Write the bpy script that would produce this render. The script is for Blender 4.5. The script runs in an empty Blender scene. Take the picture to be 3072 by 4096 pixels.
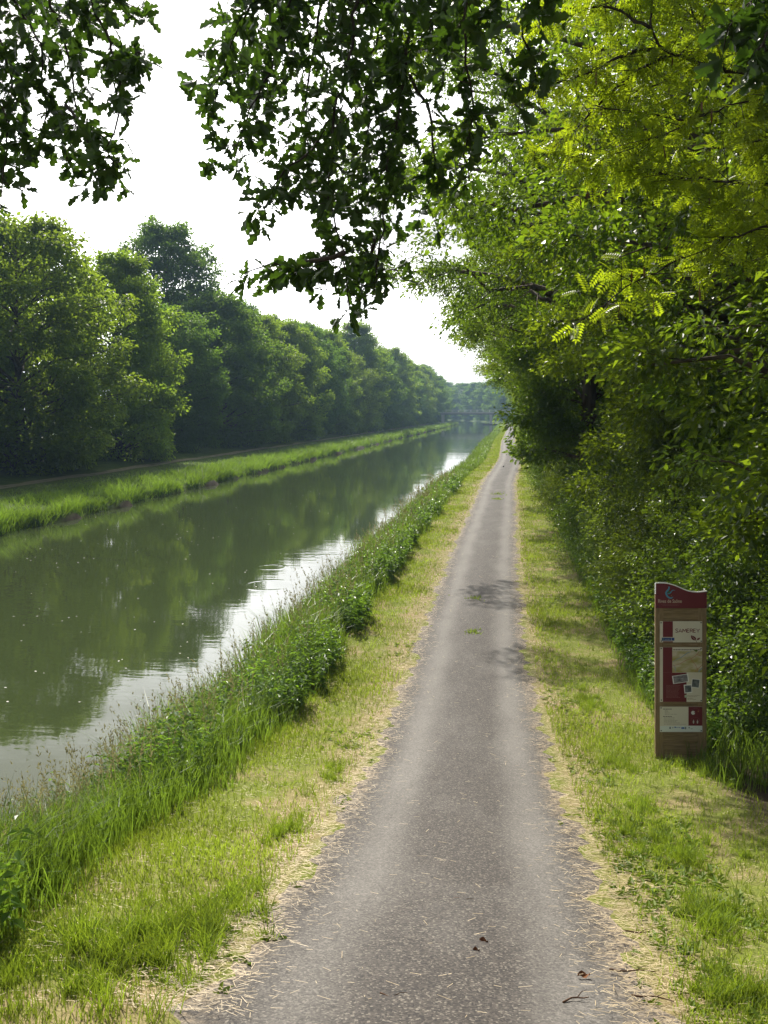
import bpy, math, random
import numpy as np
from mathutils import Vector, Matrix

R = math.radians
random.seed(4)
RNG = np.random.default_rng(11)
scene = bpy.context.scene

# ------------------------------------------------------------------ camera
FPX, IW, IH = 3550.0, 3072.0, 4096.0
CAM = np.array([0.0, 0.0, 4.6])
PITCH = math.atan(398.0 / FPX)
YAW = math.atan(489.0 * math.cos(PITCH) / FPX)
cam_data = bpy.data.cameras.new('camera')
cam = bpy.data.objects.new('camera', cam_data)
scene.collection.objects.link(cam)
cam.location = CAM
cam.rotation_euler = (math.pi / 2 - PITCH, 0, YAW)
cam_data.sensor_fit = 'HORIZONTAL'
cam_data.sensor_width = 36.0
cam_data.lens = 36.0 * FPX / IW
cam_data.clip_start = 0.05
cam_data.clip_end = 5000
scene.camera = cam

# ------------------------------------------------------------------ sky and sun
SUN_EL, SUN_AZ = R(43), R(25)            # azimuth measured to the left of +Y
world = bpy.data.worlds.new('World')
scene.world = world
world.use_nodes = True
wn, wl = world.node_tree.nodes, world.node_tree.links
wn.clear()
wo = wn.new('ShaderNodeOutputWorld'); bg = wn.new('ShaderNodeBackground')
sky = wn.new('ShaderNodeTexSky'); sky.sky_type = 'NISHITA'; sky.sun_disc = False
sky.sun_elevation = SUN_EL
sky.sun_rotation = -SUN_AZ
sky.air_density = 1.0; sky.dust_density = 3.0; sky.ozone_density = 1.0
tc = wn.new('ShaderNodeTexCoord'); mp = wn.new('ShaderNodeMapping')
mp.inputs['Scale'].default_value = (1.0, 1.0, 3.2)
mp.inputs['Location'].default_value = (0.35, 0.1, 0.25)
ns = wn.new('ShaderNodeTexNoise'); ns.inputs['Scale'].default_value = 1.6
ns.inputs['Detail'].default_value = 6; ns.inputs['Roughness'].default_value = 0.55
cr = wn.new('ShaderNodeValToRGB')
cr.color_ramp.elements[0].position = 0.42; cr.color_ramp.elements[1].position = 0.56
cr.color_ramp.elements[0].color = (.16, .16, .16, 1)
bw = wn.new('ShaderNodeRGBToBW')
cl = wn.new('ShaderNodeMath'); cl.operation = 'MULTIPLY'; cl.inputs[1].default_value = 4.0
mixc = wn.new('ShaderNodeMix'); mixc.data_type = 'RGBA'
wl.new(tc.outputs['Generated'], mp.inputs['Vector']); wl.new(mp.outputs[0], ns.inputs['Vector'])
wl.new(ns.outputs['Fac'], cr.inputs['Fac']); wl.new(sky.outputs[0], bw.inputs[0]); wl.new(bw.outputs[0], cl.inputs[0])
wl.new(cr.outputs['Color'], mixc.inputs['Factor'])
wl.new(sky.outputs[0], mixc.inputs['A']); wl.new(cl.outputs[0], mixc.inputs['B'])
wl.new(mixc.outputs['Result'], bg.inputs['Color'])
bg.inputs['Strength'].default_value = 0.06
wl.new(bg.outputs[0], wo.inputs['Surface'])

sun_d = bpy.data.lights.new('sun', 'SUN'); sun_d.energy = 5.0; sun_d.angle = R(0.5)
sun_d.color = (1.0, 0.93, 0.82)
sun = bpy.data.objects.new('sun', sun_d); scene.collection.objects.link(sun)
SUN_DIR = Vector((-math.sin(SUN_AZ) * math.cos(SUN_EL), math.cos(SUN_AZ) * math.cos(SUN_EL), math.sin(SUN_EL)))
sun.rotation_euler = SUN_DIR.to_track_quat('Z', 'Y').to_euler()
sun.location = (-30, 40, 60)

vs = scene.view_settings
vs.view_transform = 'Standard'; vs.look = 'None'; vs.gamma = 1.0; vs.exposure = 0.5
vs.use_curve_mapping = False
cy = scene.cycles
cy.use_denoising = True
cy.max_bounces = 7; cy.diffuse_bounces = 3; cy.glossy_bounces = 3; cy.transmission_bounces = 5
cy.volume_bounces = 0; cy.transparent_max_bounces = 6
cy.sample_clamp_indirect = 6.0
cy.caustics_reflective = False; cy.caustics_refractive = False

# ------------------------------------------------------------------ pixel helpers (photo pixels)
_cm = np.array(cam.rotation_euler.to_matrix())
def ray(px, py):
    d = np.array([(px - IW / 2) / FPX, -(py - IH / 2) / FPX, -1.0])
    return _cm @ d
def at_y(px, py, Y):
    d = ray(px, py)
    return CAM + d * (Y / d[1])

# ------------------------------------------------------------------ terrain functions
def sst(a, b, x):
    t = np.clip((np.asarray(x, float) - a) / (b - a), 0, 1)
    return t * t * (3 - 2 * t)
_ys = np.linspace(-60, 1400, 2921)
_xo = np.interp(_ys, [-60, 5, 10, 16, 29, 44, 60, 72, 90, 145, 215, 300, 1400],
                [.34, .24, .12, -.06, -.1, .05, .12, .55, 1.02, .95, 1.6, 1.5, 1.5])
_k = np.ones(19) / 19
_xo = np.convolve(np.pad(_xo, 9, mode='edge'), _k, mode='valid')
def xoff(Y): return np.interp(Y, _ys, _xo)
def bend(Y):
    Y = np.asarray(Y, float)
    return -8e-4 * np.clip(Y - 390, 0, None) ** 2
def ramp(Y):
    Y = np.asarray(Y, float)
    a = 0.0105 * np.clip(17 - np.clip(Y, 5, 17), 0, None) ** 2
    b = 0.252 * np.clip(5 - Y, 0, 5.5)
    return a + b
_U = [-900, -60, -37, -32.4, -31.6, -30, -24.5, -22.6, -21.35, -21.0, -18, -8, -5.6, -5.0, -4.2, -3.4, -3.0, 2.3, 3.2, 6, 14, 900]
_Z = [.9, .9, .5, .06, .0, .02, .0, -.10, -.32, -.85, -2.2, -2.2, -.95, -.66, -.34, -.06, 0, 0, -.04, -.08, .1, .3]
def u_of(X, Y):
    X = np.asarray(X, float) - bend(Y)
    w = (.28 * np.sin(.9 * Y) + .22 * np.sin(.37 * Y + 1) + .16 * np.sin(2.1 * Y + .5)) * sst(-25, -23, X) * (1 - sst(-19, -17, X))
    return X - xoff(Y) * sst(-12, -6, X) + w
def x_of_u(u, Y):
    return np.asarray(u, float) + xoff(Y) + bend(Y)          # valid near the path
def gz(X, Y):
    X = np.asarray(X, float); Y = np.asarray(Y, float)
    u = u_of(X, Y)
    z = np.interp(u, _U, _Z)
    rm = sst(-6.2, -3.0, u) * (1 - sst(6, 13, u))
    z = z + ramp(Y) * rm
    wob = 0.018 * np.sin(X * 2.3 + Y * 1.1) + 0.014 * np.sin(Y * 3.7 - X * 1.7) + 0.02 * np.sin(Y * .6 + X * .9)
    onp = sst(-2.5, -2.05, u) * (1 - sst(.9, 1.35, u))
    return z + wob * (1 - onp)
WATER_Z = -0.6

# ------------------------------------------------------------------ mesh helpers
class Geo:
    def __init__(self):
        self.V = []; self.L = []; self.S = []; self.n = 0
    def add(self, V, F):
        """V (n,3), F (m,k) int array of polygons with k corners"""
        V = np.asarray(V, np.float32).reshape(-1, 3); F = np.asarray(F, np.int32)
        if len(F) == 0: return
        self.V.append(V); self.L.append((F + self.n).ravel()); self.S.append(np.full(len(F), F.shape[1], np.int32))
        self.n += len(V)
    def poly(self, pts):
        self.add(np.array(pts), np.arange(len(pts))[None])
    def box(self, c, s, rot=None):
        c = np.array(c, float); s = np.array(s, float) / 2
        v = np.array([[x, y, z] for x in (-1, 1) for y in (-1, 1) for z in (-1, 1)], float) * s
        if rot is not None: v = v @ np.array(rot).T
        f = [[0, 1, 3, 2], [4, 6, 7, 5], [0, 4, 5, 1], [2, 3, 7, 6], [0, 2, 6, 4], [1, 5, 7, 3]]
        self.add(v + c, f)
    def tube(self, pts, rad, n=6, cap=True):
        pts = np.asarray(pts, float); rad = np.broadcast_to(np.asarray(rad, float), (len(pts),))
        t = np.gradient(pts, axis=0); t /= np.linalg.norm(t, axis=1, keepdims=True) + 1e-9
        ref = np.array([0, 0, 1.0]) if abs(t[:, 2]).mean() < .8 else np.array([1.0, 0, 0])
        a = np.cross(t, ref); a /= np.linalg.norm(a, axis=1, keepdims=True) + 1e-9
        b = np.cross(t, a)
        ang = np.linspace(0, 2 * math.pi, n, endpoint=False)
        ring = a[:, None] * np.cos(ang)[None, :, None] + b[:, None] * np.sin(ang)[None, :, None]
        V = (pts[:, None] + ring * rad[:, None, None]).reshape(-1, 3)
        i, j = np.meshgrid(np.arange(len(pts) - 1), np.arange(n), indexing='ij')
        i = i.ravel(); j = j.ravel(); k = (j + 1) % n
        F = np.stack([i * n + j, i * n + k, (i + 1) * n + k, (i + 1) * n + j], 1)
        base = self.n
        self.add(V, F)
        if cap:
            self.L.append(np.arange(base, base + n, dtype=np.int32)[::-1]); self.S.append(np.array([n], np.int32))
            e = base + (len(pts) - 1) * n
            self.L.append(np.arange(e, e + n, dtype=np.int32)); self.S.append(np.array([n], np.int32))
    def mesh(self, name, mats=(), smooth=False):
        me = bpy.data.meshes.new(name)
        V = np.concatenate(self.V); L = np.concatenate(self.L); S = np.concatenate(self.S)
        me.vertices.add(len(V)); me.vertices.foreach_set('co', V.ravel())
        me.loops.add(len(L)); me.loops.foreach_set('vertex_index', L)
        me.polygons.add(len(S))
        st = np.concatenate([[0], np.cumsum(S)[:-1]]).astype(np.int32)
        me.polygons.foreach_set('loop_start', st)
        try: me.polygons.foreach_set('loop_total', S)
        except Exception: pass
        me.polygons.foreach_set('use_smooth', np.full(len(S), smooth))
        me.update(calc_edges=True)
        for m in (mats if isinstance(mats, (list, tuple)) else [mats]): me.materials.append(m)
        return me

COL = scene.collection
def ob(name, me, parent=None, loc=None):
    o = bpy.data.objects.new(name, me); COL.objects.link(o)
    if parent is not None: o.parent = parent
    if loc is not None: o.location = loc
    return o
def tag(o, label=None, cat=None, group=None, kind=None):
    if label: o['label'] = label
    if cat: o['category'] = cat
    if group: o['group'] = group
    if kind: o['kind'] = kind
    return o
def empty(name, loc=(0, 0, 0), rz=0.0):
    o = bpy.data.objects.new(name, None); COL.objects.link(o)
    o.location = loc; o.rotation_euler = (0, 0, rz); o.empty_display_size = .2
    return o
def unit(v):
    v = np.asarray(v, float)
    return v / (np.linalg.norm(v, axis=-1, keepdims=True) + 1e-9)
ORD = ['first', 'second', 'third', 'fourth', 'fifth', 'sixth', 'seventh', 'eighth', 'ninth', 'tenth', 'eleventh',
       'twelfth', 'thirteenth', 'fourteenth', 'fifteenth', 'sixteenth', 'seventeenth', 'eighteenth', 'nineteenth',
       'twentieth', 'twenty-first', 'twenty-second', 'twenty-third', 'twenty-fourth', 'twenty-fifth', 'twenty-sixth',
       'twenty-seventh', 'twenty-eighth', 'twenty-ninth', 'thirtieth']

# ------------------------------------------------------------------ materials
def new_mat(name):
    m = bpy.data.materials.new(name); m.use_nodes = True
    m.node_tree.nodes.clear()
    return m, m.node_tree.nodes, m.node_tree.links
def rgb(c): return (c[0], c[1], c[2], 1)
def leaf_mat(name, c1, c2, tcol, trans=.45, rough=.38, spec=.5, noise=.35, objcol=True):
    m, n, l = new_mat(name)
    out = n.new('ShaderNodeOutputMaterial')
    geo = n.new('ShaderNodeNewGeometry'); oi = n.new('ShaderNodeObjectInfo')
    mx = n.new('ShaderNodeMix'); mx.data_type = 'RGBA'
    mx.inputs['A'].default_value = rgb(c1); mx.inputs['B'].default_value = rgb(c2)
    l.new(geo.outputs['Random Per Island'], mx.inputs['Factor'])
    tx = n.new('ShaderNodeTexCoord')
    nz = n.new('ShaderNodeTexNoise'); nz.inputs['Scale'].default_value = noise; nz.inputs['Detail'].default_value = 3
    l.new(tx.outputs['Object'], nz.inputs['Vector'])
    mr = n.new('ShaderNodeMapRange'); mr.inputs['From Min'].default_value = .3; mr.inputs['From Max'].default_value = .7
    mr.inputs['To Min'].default_value = .72; mr.inputs['To Max'].default_value = 1.28
    l.new(nz.outputs['Fac'], mr.inputs['Value'])
    def scaled(src):
        a = n.new('ShaderNodeVectorMath'); a.operation = 'SCALE'
        l.new(src, a.inputs[0]); l.new(mr.outputs[0], a.inputs['Scale'])
        if not objcol: return a.outputs[0]
        b = n.new('ShaderNodeVectorMath'); b.operation = 'MULTIPLY'
        l.new(a.outputs[0], b.inputs[0]); l.new(oi.outputs['Color'], b.inputs[1])
        return b.outputs[0]
    col = scaled(mx.outputs['Result'])
    tm = n.new('ShaderNodeMix'); tm.data_type = 'RGBA'
    tm.inputs['A'].default_value = rgb(tcol); tm.inputs['B'].default_value = rgb([x * .6 for x in tcol])
    l.new(geo.outputs['Random Per Island'], tm.inputs['Factor'])
    tcl = scaled(tm.outputs['Result'])
    bs = n.new('ShaderNodeBsdfPrincipled'); bs.inputs['Roughness'].default_value = rough
    bs.inputs['Specular IOR Level'].default_value = spec
    l.new(col, bs.inputs['Base Color'])
    tr = n.new('ShaderNodeBsdfTranslucent'); l.new(tcl, tr.inputs['Color'])
    ms = n.new('ShaderNodeMixShader'); ms.inputs[0].default_value = trans
    l.new(bs.outputs[0], ms.inputs[1]); l.new(tr.outputs[0], ms.inputs[2])
    l.new(ms.outputs[0], out.inputs['Surface'])
    return m
def plain(name, c, rough=.7, spec=.3, noise=None, c2=None, metal=0, bump=0, stretch=(1, 1, 1), detail=5):
    m, n, l = new_mat(name)
    out = n.new('ShaderNodeOutputMaterial'); bs = n.new('ShaderNodeBsdfPrincipled')
    bs.inputs['Base Color'].default_value = rgb(c); bs.inputs['Roughness'].default_value = rough
    bs.inputs['Specular IOR Level'].default_value = spec; bs.inputs['Metallic'].default_value = metal
    if noise:
        tx = n.new('ShaderNodeTexCoord'); mpp = n.new('ShaderNodeMapping'); mpp.inputs['Scale'].default_value = stretch
        nz = n.new('ShaderNodeTexNoise'); nz.inputs['Scale'].default_value = noise; nz.inputs['Detail'].default_value = detail
        l.new(tx.outputs['Object'], mpp.inputs[0]); l.new(mpp.outputs[0], nz.inputs['Vector'])
        rp = n.new('ShaderNodeValToRGB')
        rp.color_ramp.elements[0].color = rgb(c); rp.color_ramp.elements[1].color = rgb(c2 or c)
        rp.color_ramp.elements[0].position = .3; rp.color_ramp.elements[1].position = .7
        l.new(nz.outputs['Fac'], rp.inputs[0]); l.new(rp.outputs[0], bs.inputs['Base Color'])
        if bump:
            bp = n.new('ShaderNodeBump'); bp.inputs['Strength'].default_value = bump; bp.inputs['Distance'].default_value = .01
            l.new(nz.outputs['Fac'], bp.inputs['Height']); l.new(bp.outputs[0], bs.inputs['Normal'])
    l.new(bs.outputs[0], out.inputs['Surface'])
    return m

M = {}
M['bark'] = plain('bark', (.05, .038, .026), .9, .2, 9, (.12, .095, .07), bump=.6, stretch=(1, 1, .25))
M['dark_bark'] = plain('dark_bark', (.02, .016, .012), .9, .15, 14, (.06, .046, .034), bump=.5, stretch=(1, 1, .3))
M['far_leaf'] = leaf_mat('far_leaf', (.052, .10, .015), (.10, .155, .022), (.29, .43, .028), .53, .5, .3, .22)
M['wood_leaf'] = leaf_mat('wood_leaf', (.030, .062, .009), (.070, .115, .015), (.28, .40, .015), .48, .38, .5, .6)
M['shrub_leaf'] = leaf_mat('shrub_leaf', (.035, .068, .013), (.075, .118, .022), (.26, .37, .02), .42, .36, .6, .9)
M['oak_leaf'] = leaf_mat('oak_leaf', (.030, .065, .010), (.055, .10, .014), (.075, .155, .010), .42, .36, .45, .8)
M['locust_leaf'] = leaf_mat('locust_leaf', (.115, .175, .012), (.18, .24, .016), (.48, .62, .016), .56, .4, .4, .9)
M['bright_leaf'] = leaf_mat('bright_leaf', (.05, .105, .012), (.09, .15, .018), (.26, .40, .018), .46, .40, .5, 1.2)
M['pod'] = plain('pod', (.10, .045, .02), .6, .3, 20, (.17, .09, .04))
M['grass'] = leaf_mat('grass', (.11, .17, .018), (.22, .265, .036), (.36, .47, .035), .46, .42, .35, .9, False)
M['tall_grass'] = leaf_mat('tall_grass', (.055, .115, .016), (.14, .195, .034), (.23, .36, .028), .46, .40, .4, .6, False)
M['seed_head'] = leaf_mat('seed_head', (.17, .16, .075), (.30, .26, .13), (.30, .28, .12), .4, .7, .1, 2, False)
M['far_grass'] = leaf_mat('far_grass', (.06, .125, .012), (.12, .20, .022), (.26, .42, .03), .48, .5, .3, .15, False)
M['nettle'] = leaf_mat('nettle', (.05, .115, .016), (.10, .18, .022), (.22, .38, .025), .46, .38, .5, 1.2, False)
M['weed'] = leaf_mat('weed', (.11, .19, .018), (.20, .27, .028), (.32, .44, .028), .46, .38, .4, 2, False)
M['straw'] = leaf_mat('straw', (.38, .29, .16), (.62, .51, .33), (.4, .3, .16), .15, .55, .35, 3, False)

def ground_mat():
    m, n, l = new_mat('ground')
    out = n.new('ShaderNodeOutputMaterial'); bs = n.new('ShaderNodeBsdfPrincipled')
    bs.inputs['Roughness'].default_value = .95; bs.inputs['Specular IOR Level'].default_value = .1
    at = n.new('ShaderNodeAttribute'); at.attribute_name = 'zone'     # R: mown verge, G: far bank turf, B: straw edge
    sp = n.new('ShaderNodeSeparateColor'); l.new(at.outputs['Color'], sp.inputs[0])
    tx = n.new('ShaderNodeTexCoord')
    def noise(sc, det=5, ro=.6):
        z = n.new('ShaderNodeTexNoise'); z.inputs['Scale'].default_value = sc; z.inputs['Detail'].default_value = det
        z.inputs['Roughness'].default_value = ro; l.new(tx.outputs['Object'], z.inputs['Vector']); return z.outputs['Fac']
    def ramp_(f, a, b, ca, cb):
        r = n.new('ShaderNodeValToRGB'); r.color_ramp.elements[0].position = a; r.color_ramp.elements[1].position = b
        r.color_ramp.elements[0].color = rgb(ca); r.color_ramp.elements[1].color = rgb(cb); l.new(f, r.inputs[0]); return r.outputs[0]
    def mix(f, a, b):
        x = n.new('ShaderNodeMix'); x.data_type = 'RGBA'; l.new(f, x.inputs['Factor']); l.new(a, x.inputs['A']); l.new(b, x.inputs['B'])
        return x.outputs['Result']
    soil = ramp_(noise(7), .3, .7, (.035, .028, .018), (.075, .06, .038))
    thatch = ramp_(noise(55, 4), .3, .72, (.16, .115, .06), (.40, .31, .18))
    green = ramp_(noise(45, 5), .3, .7, (.075, .105, .016), (.21, .23, .05))
    mown = mix(ramp_(noise(1.3, 5), .31, .52, (0, 0, 0), (1, 1, 1)), thatch, green)
    turf = ramp_(noise(1.1, 6), .3, .7, (.035, .065, .010), (.08, .115, .02))
    c = mix(sp.outputs['Red'], soil, mown)
    c = mix(sp.outputs['Green'], c, turf)
    c = mix(sp.outputs['Blue'], c, thatch)
    l.new(c, bs.inputs['Base Color'])
    bp = n.new('ShaderNodeBump'); bp.inputs['Strength'].default_value = .7; bp.inputs['Distance'].default_value = .02
    l.new(noise(40, 6), bp.inputs['Height']); l.new(bp.outputs[0], bs.inputs['Normal'])
    l.new(bs.outputs[0], out.inputs['Surface'])
    return m
def path_mat():
    m, n, l = new_mat('path_chippings')
    out = n.new('ShaderNodeOutputMaterial'); bs = n.new('ShaderNodeBsdfPrincipled')
    at = n.new('ShaderNodeAttribute'); at.attribute_name = 'wear'      # R: wheel-track wear, G: straw at the edges
    sp = n.new('ShaderNodeSeparateColor'); l.new(at.outputs['Color'], sp.inputs[0])
    tx = n.new('ShaderNodeTexCoord')
    vo = n.new('ShaderNodeTexVoronoi'); vo.inputs['Scale'].default_value = 95; l.new(tx.outputs['Object'], vo.inputs['Vector'])
    sv = n.new('ShaderNodeSeparateColor'); l.new(vo.outputs['Color'], sv.inputs[0])
    chip = n.new('ShaderNodeValToRGB')
    e = chip.color_ramp.elements; e[0].position = 0; e[0].color = rgb((.022, .020, .020)); e[1].position = 1; e[1].color = rgb((.19, .17, .14))
    x = chip.color_ramp.elements.new(.45); x.color = rgb((.048, .041, .036))
    x = chip.color_ramp.elements.new(.85); x.color = rgb((.080, .069, .059))
    l.new(sv.outputs['Red'], chip.inputs[0])
    worn = n.new('ShaderNodeValToRGB')
    e = worn.color_ramp.elements; e[0].position = 0; e[0].color = rgb((.098, .091, .083)); e[1].position = 1; e[1].color = rgb((.190, .178, .160))
    l.new(sv.outputs['Red'], worn.inputs[0])
    nz = n.new('ShaderNodeTexNoise'); nz.inputs['Scale'].default_value = 1.7; nz.inputs['Detail'].default_value = 8; nz.inputs['Roughness'].default_value = .65
    mpp = n.new('ShaderNodeMapping'); mpp.inputs['Scale'].default_value = (1, .35, 1)
    l.new(tx.outputs['Object'], mpp.inputs[0]); l.new(mpp.outputs[0], nz.inputs['Vector'])
    mr = n.new('ShaderNodeMapRange'); mr.inputs['From Min'].default_value = .3; mr.inputs['From Max'].default_value = .7
    mr.inputs['To Min'].default_value = -.32; mr.inputs['To Max'].default_value = .32
    l.new(nz.outputs['Fac'], mr.inputs['Value'])
    ad = n.new('ShaderNodeMath'); ad.operation = 'ADD'; ad.use_clamp = True
    l.new(sp.outputs['Red'], ad.inputs[0]); l.new(mr.outputs[0], ad.inputs[1])
    mx = n.new('ShaderNodeMix'); mx.data_type = 'RGBA'
    l.new(ad.outputs[0], mx.inputs['Factor']); l.new(chip.outputs[0], mx.inputs['A']); l.new(worn.outputs[0], mx.inputs['B'])
    # dry mowings trodden into the edges
    n2 = n.new('ShaderNodeTexNoise'); n2.inputs['Scale'].default_value = 26; n2.inputs['Detail'].default_value = 6; n2.inputs['Roughness'].default_value = .7
    l.new(tx.outputs['Object'], n2.inputs['Vector'])
    r2 = n.new('ShaderNodeValToRGB'); r2.color_ramp.elements[0].position = .30; r2.color_ramp.elements[1].position = .62
    r2.color_ramp.elements[0].color = rgb((.15, .115, .085)); r2.color_ramp.elements[1].color = rgb((.40, .32, .22))
    l.new(n2.outputs['Fac'], r2.inputs[0])
    a2 = n.new('ShaderNodeMath'); a2.operation = 'ADD'; a2.use_clamp = True
    m3 = n.new('ShaderNodeMath'); m3.operation = 'MULTIPLY'
    sb = n.new('ShaderNodeMapRange'); sb.inputs['From Min'].default_value = .42; sb.inputs['From Max'].default_value = .6
    l.new(n2.outputs['Fac'], sb.inputs['Value'])
    l.new(sb.outputs[0], m3.inputs[0]); l.new(sp.outputs['Green'], m3.inputs[1])
    mx2 = n.new('ShaderNodeMix'); mx2.data_type = 'RGBA'
    l.new(m3.outputs[0], mx2.inputs['Factor']); l.new(mx.outputs['Result'], mx2.inputs['A']); l.new(r2.outputs[0], mx2.inputs['B'])
    l.new(mx2.outputs['Result'], bs.inputs['Base Color'])
    bs.inputs['Roughness'].default_value = .8; bs.inputs['Specular IOR Level'].default_value = .3
    bp = n.new('ShaderNodeBump'); bp.inputs['Strength'].default_value = .55; bp.inputs['Distance'].default_value = .006
    l.new(sv.outputs['Green'], bp.inputs['Height']); l.new(bp.outputs[0], bs.inputs['Normal'])
    l.new(bs.outputs[0], out.inputs['Surface'])
    return m
RINGS = []
def water_mat():
    m, n, l = new_mat('canal_water')
    out = n.new('ShaderNodeOutputMaterial'); bs = n.new('ShaderNodeBsdfPrincipled')
    bs.inputs['Base Color'].default_value = rgb((.036, .049, .018))
    bs.inputs['Roughness'].default_value = .03; bs.inputs['IOR'].default_value = 1.33
    bs.inputs['Specular IOR Level'].default_value = .5
    tx = n.new('ShaderNodeTexCoord'); mpp = n.new('ShaderNodeMapping'); mpp.inputs['Scale'].default_value = (.6, 1.5, 1)
    mpp.inputs['Rotation'].default_value = (0, 0, R(8))
    l.new(tx.outputs['Object'], mpp.inputs[0])
    nz = n.new('ShaderNodeTexNoise'); nz.inputs['Scale'].default_value = 2.2; nz.inputs['Detail'].default_value = 3
    l.new(mpp.outputs[0], nz.inputs['Vector'])
    n2 = n.new('ShaderNodeTexNoise'); n2.inputs['Scale'].default_value = .12; n2.inputs['Detail'].default_value = 2
    l.new(mpp.outputs[0], n2.inputs['Vector'])
    mr = n.new('ShaderNodeMapRange'); mr.inputs['From Min'].default_value = .4; mr.inputs['From Max'].default_value = .65
    mr.inputs['To Min'].default_value = .25; mr.inputs['To Max'].default_value = 1
    l.new(n2.outputs['Fac'], mr.inputs['Value'])
    mu = n.new('ShaderNodeMath'); mu.operation = 'MULTIPLY'
    l.new(nz.outputs['Fac'], mu.inputs[0]); l.new(mr.outputs[0], mu.inputs[1])
    h = mu.outputs[0]
    for (cx, cyy, rr) in RINGS:                                        # rings left by rising fish
        d = n.new('ShaderNodeVectorMath'); d.operation = 'DISTANCE'
        l.new(tx.outputs['Object'], d.inputs[0]); d.inputs[1].default_value = (cx, cyy, 0)
        s = n.new('ShaderNodeMath'); s.operation = 'SUBTRACT'; l.new(d.outputs['Value'], s.inputs[0]); s.inputs[1].default_value = rr
        q = n.new('ShaderNodeMath'); q.operation = 'MULTIPLY'; l.new(s.outputs[0], q.inputs[0]); q.inputs[1].default_value = 11
        q2 = n.new('ShaderNodeMath'); q2.operation = 'MULTIPLY'; l.new(q.outputs[0], q2.inputs[0]); l.new(q.outputs[0], q2.inputs[1])
        ng = n.new('ShaderNodeMath'); ng.operation = 'MULTIPLY'; l.new(q2.outputs[0], ng.inputs[0]); ng.inputs[1].default_value = -1
        ex = n.new('ShaderNodeMath'); ex.operation = 'EXPONENT'; l.new(ng.outputs[0], ex.inputs[0])
        sc = n.new('ShaderNodeMath'); sc.operation = 'MULTIPLY'; l.new(ex.outputs[0], sc.inputs[0]); sc.inputs[1].default_value = .4
        ad = n.new('ShaderNodeMath'); ad.operation = 'ADD'; l.new(h, ad.inputs[0]); l.new(sc.outputs[0], ad.inputs[1]); h = ad.outputs[0]
    bp = n.new('ShaderNodeBump'); bp.inputs['Strength'].default_value = .35; bp.inputs['Distance'].default_value = .010
    l.new(h, bp.inputs['Height']); l.new(bp.outputs[0], bs.inputs['Normal'])
    l.new(bs.outputs[0], out.inputs['Surface'])
    return m

# ------------------------------------------------------------------ setting: ground, paths, water
def grid_mesh(name, xs, ys, fx, fz, mat, attr=None, attr_fn=None):
    Xi, Yi = np.meshgrid(xs, ys, indexing='ij')
    X = fx(Xi, Yi); Z = fz(X, Yi, Xi)
    V = np.stack([X, Yi, Z], -1).reshape(-1, 3)
    nx, ny = len(xs), len(ys)
    i, j = np.meshgrid(np.arange(nx - 1), np.arange(ny - 1), indexing='ij'); i = i.ravel(); j = j.ravel()
    F = np.stack([i * ny + j, (i + 1) * ny + j, (i + 1) * ny + j + 1, i * ny + j + 1], 1)
    g = Geo(); g.add(V, F); me = g.mesh(name, mat, True)
    if attr:
        a = me.color_attributes.new(attr, 'FLOAT_COLOR', 'POINT')
        c = attr_fn(Xi, Yi, X).reshape(-1, 3)
        a.data.foreach_set('color', np.concatenate([c, np.ones((len(c), 1))], 1).astype(np.float32).ravel())
    return me
ys_g = np.concatenate([np.arange(-40, 2, 2.0), np.arange(2, 26, .3), np.arange(26, 110, 1.0), np.arange(110, 420, 5.0), np.arange(420, 826, 30.0)])
us_g = np.concatenate([[-430, -300, -120, -70, -50, -44], np.arange(-40, -22.5, .9), np.arange(-22.5, -20.4, .18), [-19.5, -18, -14, -10, -8],
                       np.arange(-6.4, 3.6, .16), np.arange(3.8, 9, .7), [10, 12, 15, 20, 30, 50, 90, 200, 430]])
def gx(U, Y):
    return U + bend(Y) * (np.abs(U) < 210) + xoff(Y) * sst(-12, -6, U) * (np.abs(U) < 60)
def zone(U, Y, X):
    r = sst(-3.6, -3.3, U) * (1 - sst(2.0, 2.5, U))
    g = (1 - sst(-21.15, -20.9, U))
    b = np.maximum(sst(-2.35, -2.05, U) * (1 - sst(-1.7, -1.6, U)), sst(.5, .7, U) * (1 - sst(.8, 1.1, U)))
    f = 1 - sst(360, 390, Y)
    return np.stack([r * f, np.maximum(g, 1 - f), b * .55 * f], -1)
ground = ob('ground', grid_mesh('ground', us_g, ys_g, gx, lambda X, Y, U: gz(X, Y), ground_mat(), 'zone', zone))
tag(ground, 'grassy canal banks and wooded ground on both sides of the water', 'ground', kind='structure')

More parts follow.
